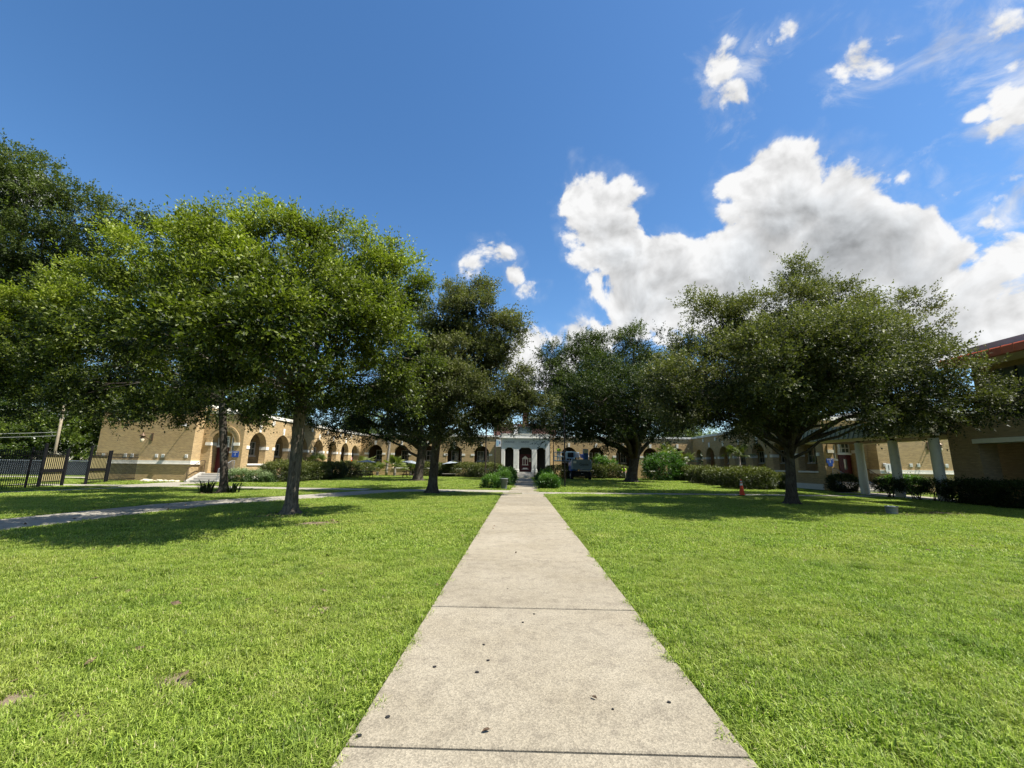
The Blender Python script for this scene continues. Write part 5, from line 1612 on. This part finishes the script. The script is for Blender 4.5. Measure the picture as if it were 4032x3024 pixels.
fan_palm('fan palm by the corner of the court under the last sunlit arch', (-19.9, 53.8, 0), 1.2, 16, 1.0, 81)
fan_palm('low fan palm between two others before the main range', (-17.9, 53.0, 0), .5, 14, .95, 82)
fan_palm('bushy fan palm before the second arch of the main range', (-15.6, 52.6, 0), 1.1, 18, 1.05, 83)
fan_palm('small fan palm beside the bushy one, next to the long hedge', (-13.9, 53.6, 0), .6, 13, .9, 84)
fan_palm('tall pale-trunked palm before the main range', (-17.6, 55.6, 0), 8.8, 18, 1.2, 85, (.55, 0))
fan_palm('fan palm rising over the clipped hedge in front of the sunlit arcade', (-20.9, 43.2, 0), 1.4, 13, .85, 86)
fan_palm('little feathery palm between arcade and hedge behind the nearest trunk', (-20.9, 39.6, 0), 1.2, 10, .6, 87)
fan_palm('tall fan palm behind the big glossy shrub', (18.4, 53.0, 0), 3.0, 16, 1.1, 88)
fan_palm('shorter fan palm beside the tall one before the shaded wing', (20.6, 53.2, 0), 2.2, 15, 1.0, 89)
fan_palm('drooping fan palm before the shaded arches', (20.9, 41.0, 0), 2.6, 14, .95, 90, droop=1.2, m=M['leaf_dark'])

# leaf litter round the trunks
lit = []
for (x, y, r, n) in ((-7.15, 13.0, .8, 160), (-5.1, 11.5, .6, 60), (-15.1, 21.2, 1.2, 180), (-4.7, 23.0, 1.2, 150), (12.4, 19.6, 1.1, 160), (11.4, 43.4, 2.0, 120), (15.0, 16.4, 1.3, 160), (-6.5, 8.5, 6.5, 260), (9.0, 10.0, 8.0, 200), (-12.0, 15, 5.0, 160)):
    a = rng.uniform(0, 6.283, n)
    q = r * rng.uniform(0, 1, n) ** .6
    c = np.stack([x + q * np.cos(a), y + q * np.sin(a), rng.uniform(.015, .05, n)], 1)
    d = unit(np.stack([rng.normal(0, 1, n), rng.normal(0, 1, n), rng.normal(0, .25, n)], 1))
    w = unit(np.cross(d, np.array([0, 0, 1.0]) + rng.normal(0, .3, (n, 3))))
    s = rng.uniform(.03, .07, (n, 1))
    lit.append(np.stack([c - d * s, c + w * s * .5, c + d * s, c - w * s * .5], 1))
lo = link('fallen_leaves', np_mesh('fallen_leaves', np.concatenate(lit), 4, M['soil']))
tag(lo, 'brown fallen leaves scattered round the tree trunks', 'leaves', kind='stuff')


# ---------------------------------------------------------------- grass
def grass_fn(t, p):
    at = t.n('ShaderNodeAttribute', attribute_name='tint')
    P = pos(t)
    n1 = t.noise(P, 0.55, 4, 0.6)
    n2 = t.noise(P, 2.6, 3, 0.6)
    c = t.mix(at.outputs['Fac'], (0.045, 0.090, 0.006), (0.435, 0.545, 0.085))
    c = t.mix(t.mr(t.m('ADD', t.m('MULTIPLY', n1, .6), t.m('MULTIPLY', n2, .4)), .45, .68, 0, .5), c, (0.42, 0.40, 0.11))
    n3 = t.noise(P, 1.3, 5, 0.65)
    c = t.mix(t.mr(n3, .50, .68, 0, .6), c, t.mix(at.outputs['Fac'], (0.025, 0.060, 0.006), (0.18, 0.32, 0.035)))
    c = t.mix(t.mr(at.outputs['Fac'], .93, .97), c, (0.46, 0.40, 0.20))
    t.put(p.inputs['Base Color'], c)
    nt = t.t
    tr = t.n('ShaderNodeBsdfTranslucent')
    t.put(tr.inputs['Color'], t.mix(1.0, c, (1.1, 1.3, .6), 'MULTIPLY'))
    ms = t.n('ShaderNodeMixShader')
    ms.inputs[0].default_value = .38
    nt.links.new(p.outputs[0], ms.inputs[1])
    nt.links.new(tr.outputs[0], ms.inputs[2])
    nt.links.new(ms.outputs[0], nt.nodes['Material Output'].inputs['Surface'])


M['grass'] = mat('grass_blade', grass_fn, .5, .35)


def tuft(name, n, rad, h, w, seed):
    g = np.random.default_rng(seed)
    a, r = g.uniform(0, 6.283, n), rad * np.sqrt(g.uniform(0, 1, n))
    b = np.stack([r * np.cos(a), r * np.sin(a), np.zeros(n)], 1)
    az = g.uniform(0, 6.283, n)
    d = np.stack([np.cos(az), np.sin(az), np.zeros(n)], 1)
    s = np.stack([-np.sin(az + g.normal(0, .5, n)), np.cos(az), np.zeros(n)], 1) * (w * g.uniform(.6, 1.2, (n, 1))) / 2
    hh = h * g.uniform(.45, 1.15, (n, 1))
    ln = g.uniform(.15, 1.1, (n, 1))
    z = np.array([0, 0, 1.0])
    p1 = b + d * hh * ln * .35 + z * hh * .62
    p2 = b + d * hh * ln * 1.0 + z * hh * (1.05 - .35 * ln)
    V = np.concatenate([np.stack([b - s, b + s, p1 + s * .85, p1 - s * .85], 1), np.stack([p1 - s * .85, p1 + s * .85, p2 + s * .12, p2 - s * .12], 1)])
    tn = g.uniform(0, 1, n)
    me = np_mesh(name, V, 4, M['grass'], np.concatenate([tn * .75, np.clip(tn * .85 + .15, 0, 1)]))
    return bpy.data.objects.new(name, me)


def dseg(X, Y, pts):
    d = np.full(len(X), 1e9)
    for (x0, y0), (x1, y1) in zip(pts, pts[1:]):
        vx, vy = x1 - x0, y1 - y0
        t = np.clip(((X - x0) * vx + (Y - y0) * vy) / (vx * vx + vy * vy + 1e-9), 0, 1)
        d = np.minimum(d, np.hypot(X - x0 - t * vx, Y - y0 - t * vy))
    return d


def scatter(name, label, n, xr, yr, keep, margin, src, s0, s1, seed):
    g = np.random.default_rng(seed)
    X, Y = g.uniform(*xr, n), g.uniform(*yr, n)
    k = keep(X, Y)
    X, Y = X[k], Y[k]
    ok = np.ones(len(X), bool)
    for pts, hw in PATHS:
        ok &= dseg(X, Y, pts) > hw + margin
    for (x, y, r) in SPOTS:
        q = np.hypot(X - x, Y - y) / r
        ok &= ~((q < 1) & (g.uniform(0, 1, len(X)) < 1.08 - q * .7))
    X, Y = X[ok], Y[ok]
    me = bpy.data.meshes.new(name)
    me.vertices.add(len(X))
    me.vertices.foreach_set('co', np.stack([X, Y, np.full(len(X), -.004)], 1).astype(np.float32).ravel())
    me.update()
    o = link(name, me)
    tag(o, label, 'grass', kind='stuff')
    ng = bpy.data.node_groups.new(name, 'GeometryNodeTree')
    ng.interface.new_socket('Geometry', in_out='INPUT', socket_type='NodeSocketGeometry')
    ng.interface.new_socket('Geometry', in_out='OUTPUT', socket_type='NodeSocketGeometry')
    gi, go = ng.nodes.new('NodeGroupInput'), ng.nodes.new('NodeGroupOutput')
    iop = ng.nodes.new('GeometryNodeInstanceOnPoints')
    ng.links.new(gi.outputs[0], iop.inputs['Points'])
    jn = ng.nodes.new('GeometryNodeGeometryToInstance')
    for s in src:
        oi = ng.nodes.new('GeometryNodeObjectInfo')
        oi.inputs['Object'].default_value = s
        ng.links.new(oi.outputs['Geometry'], jn.inputs[0])
    ng.links.new(jn.outputs[0], iop.inputs['Instance'])
    iop.inputs['Pick Instance'].default_value = True
    rv = ng.nodes.new('FunctionNodeRandomValue')
    rv.data_type = 'FLOAT_VECTOR'
    rv.inputs[0].default_value = (-.06, -.06, 0)
    rv.inputs[1].default_value = (.06, .06, 6.283)
    ng.links.new(rv.outputs[0], iop.inputs['Rotation'])
    rs_ = ng.nodes.new('FunctionNodeRandomValue')
    rs_.data_type = 'FLOAT'
    rs_.inputs[2].default_value = s0
    rs_.inputs[3].default_value = s1
    rs_.inputs['Seed'].default_value = 5
    ng.links.new(rs_.outputs[1], iop.inputs['Scale'])
    ng.links.new(iop.outputs[0], go.inputs[0])
    md = o.modifiers.new('scatter', 'NODES')
    md.node_group = ng
    return o


near = [tuft('tuft', 185, .13, .054, .0062, s) for s in (101, 102, 103)] + [tuft('tuft', 90, .12, .034, .016, 104), tuft('tuft', 120, .13, .085, .006, 105)]
mid = [tuft('tuft_mid', 230, .30, .065, .012, s) for s in (111, 112, 113)]
far = [tuft('tuft_far', 260, .65, .075, .026, s) for s in (121, 122)]
scatter('grass', 'short bright grass of the lawn close to the viewer', 21000, (-12, 12), (1.6, 8.2), lambda X, Y: (np.abs(X) < 1.5 * Y + 1.5), .035, near, .75, 1.25, 1)
scatter('grass', 'mown grass of the lawn under and round the oaks', 24000, (-30, 24), (8.0, 27), lambda X, Y: (np.abs(X) < 1.4 * Y + 1) & (X < 21.9), .22, mid, .8, 1.25, 2)
scatter('grass', 'grass of the court lawn before the school', 11000, (-36, 23), (26, 54), lambda X, Y: ~((X < -21.8) & (Y > 31.6)) & (X < 22) & ~((X > 21) & (Y > 28)), .35, far, .8, 1.2, 3)
scatter('grass', 'thin grass outside the iron fence', 5000, (-62, -27.5), (18, 35), lambda X, Y: (X < -27.6) | (Y < 20), .4, far, .8, 1.2, 4)
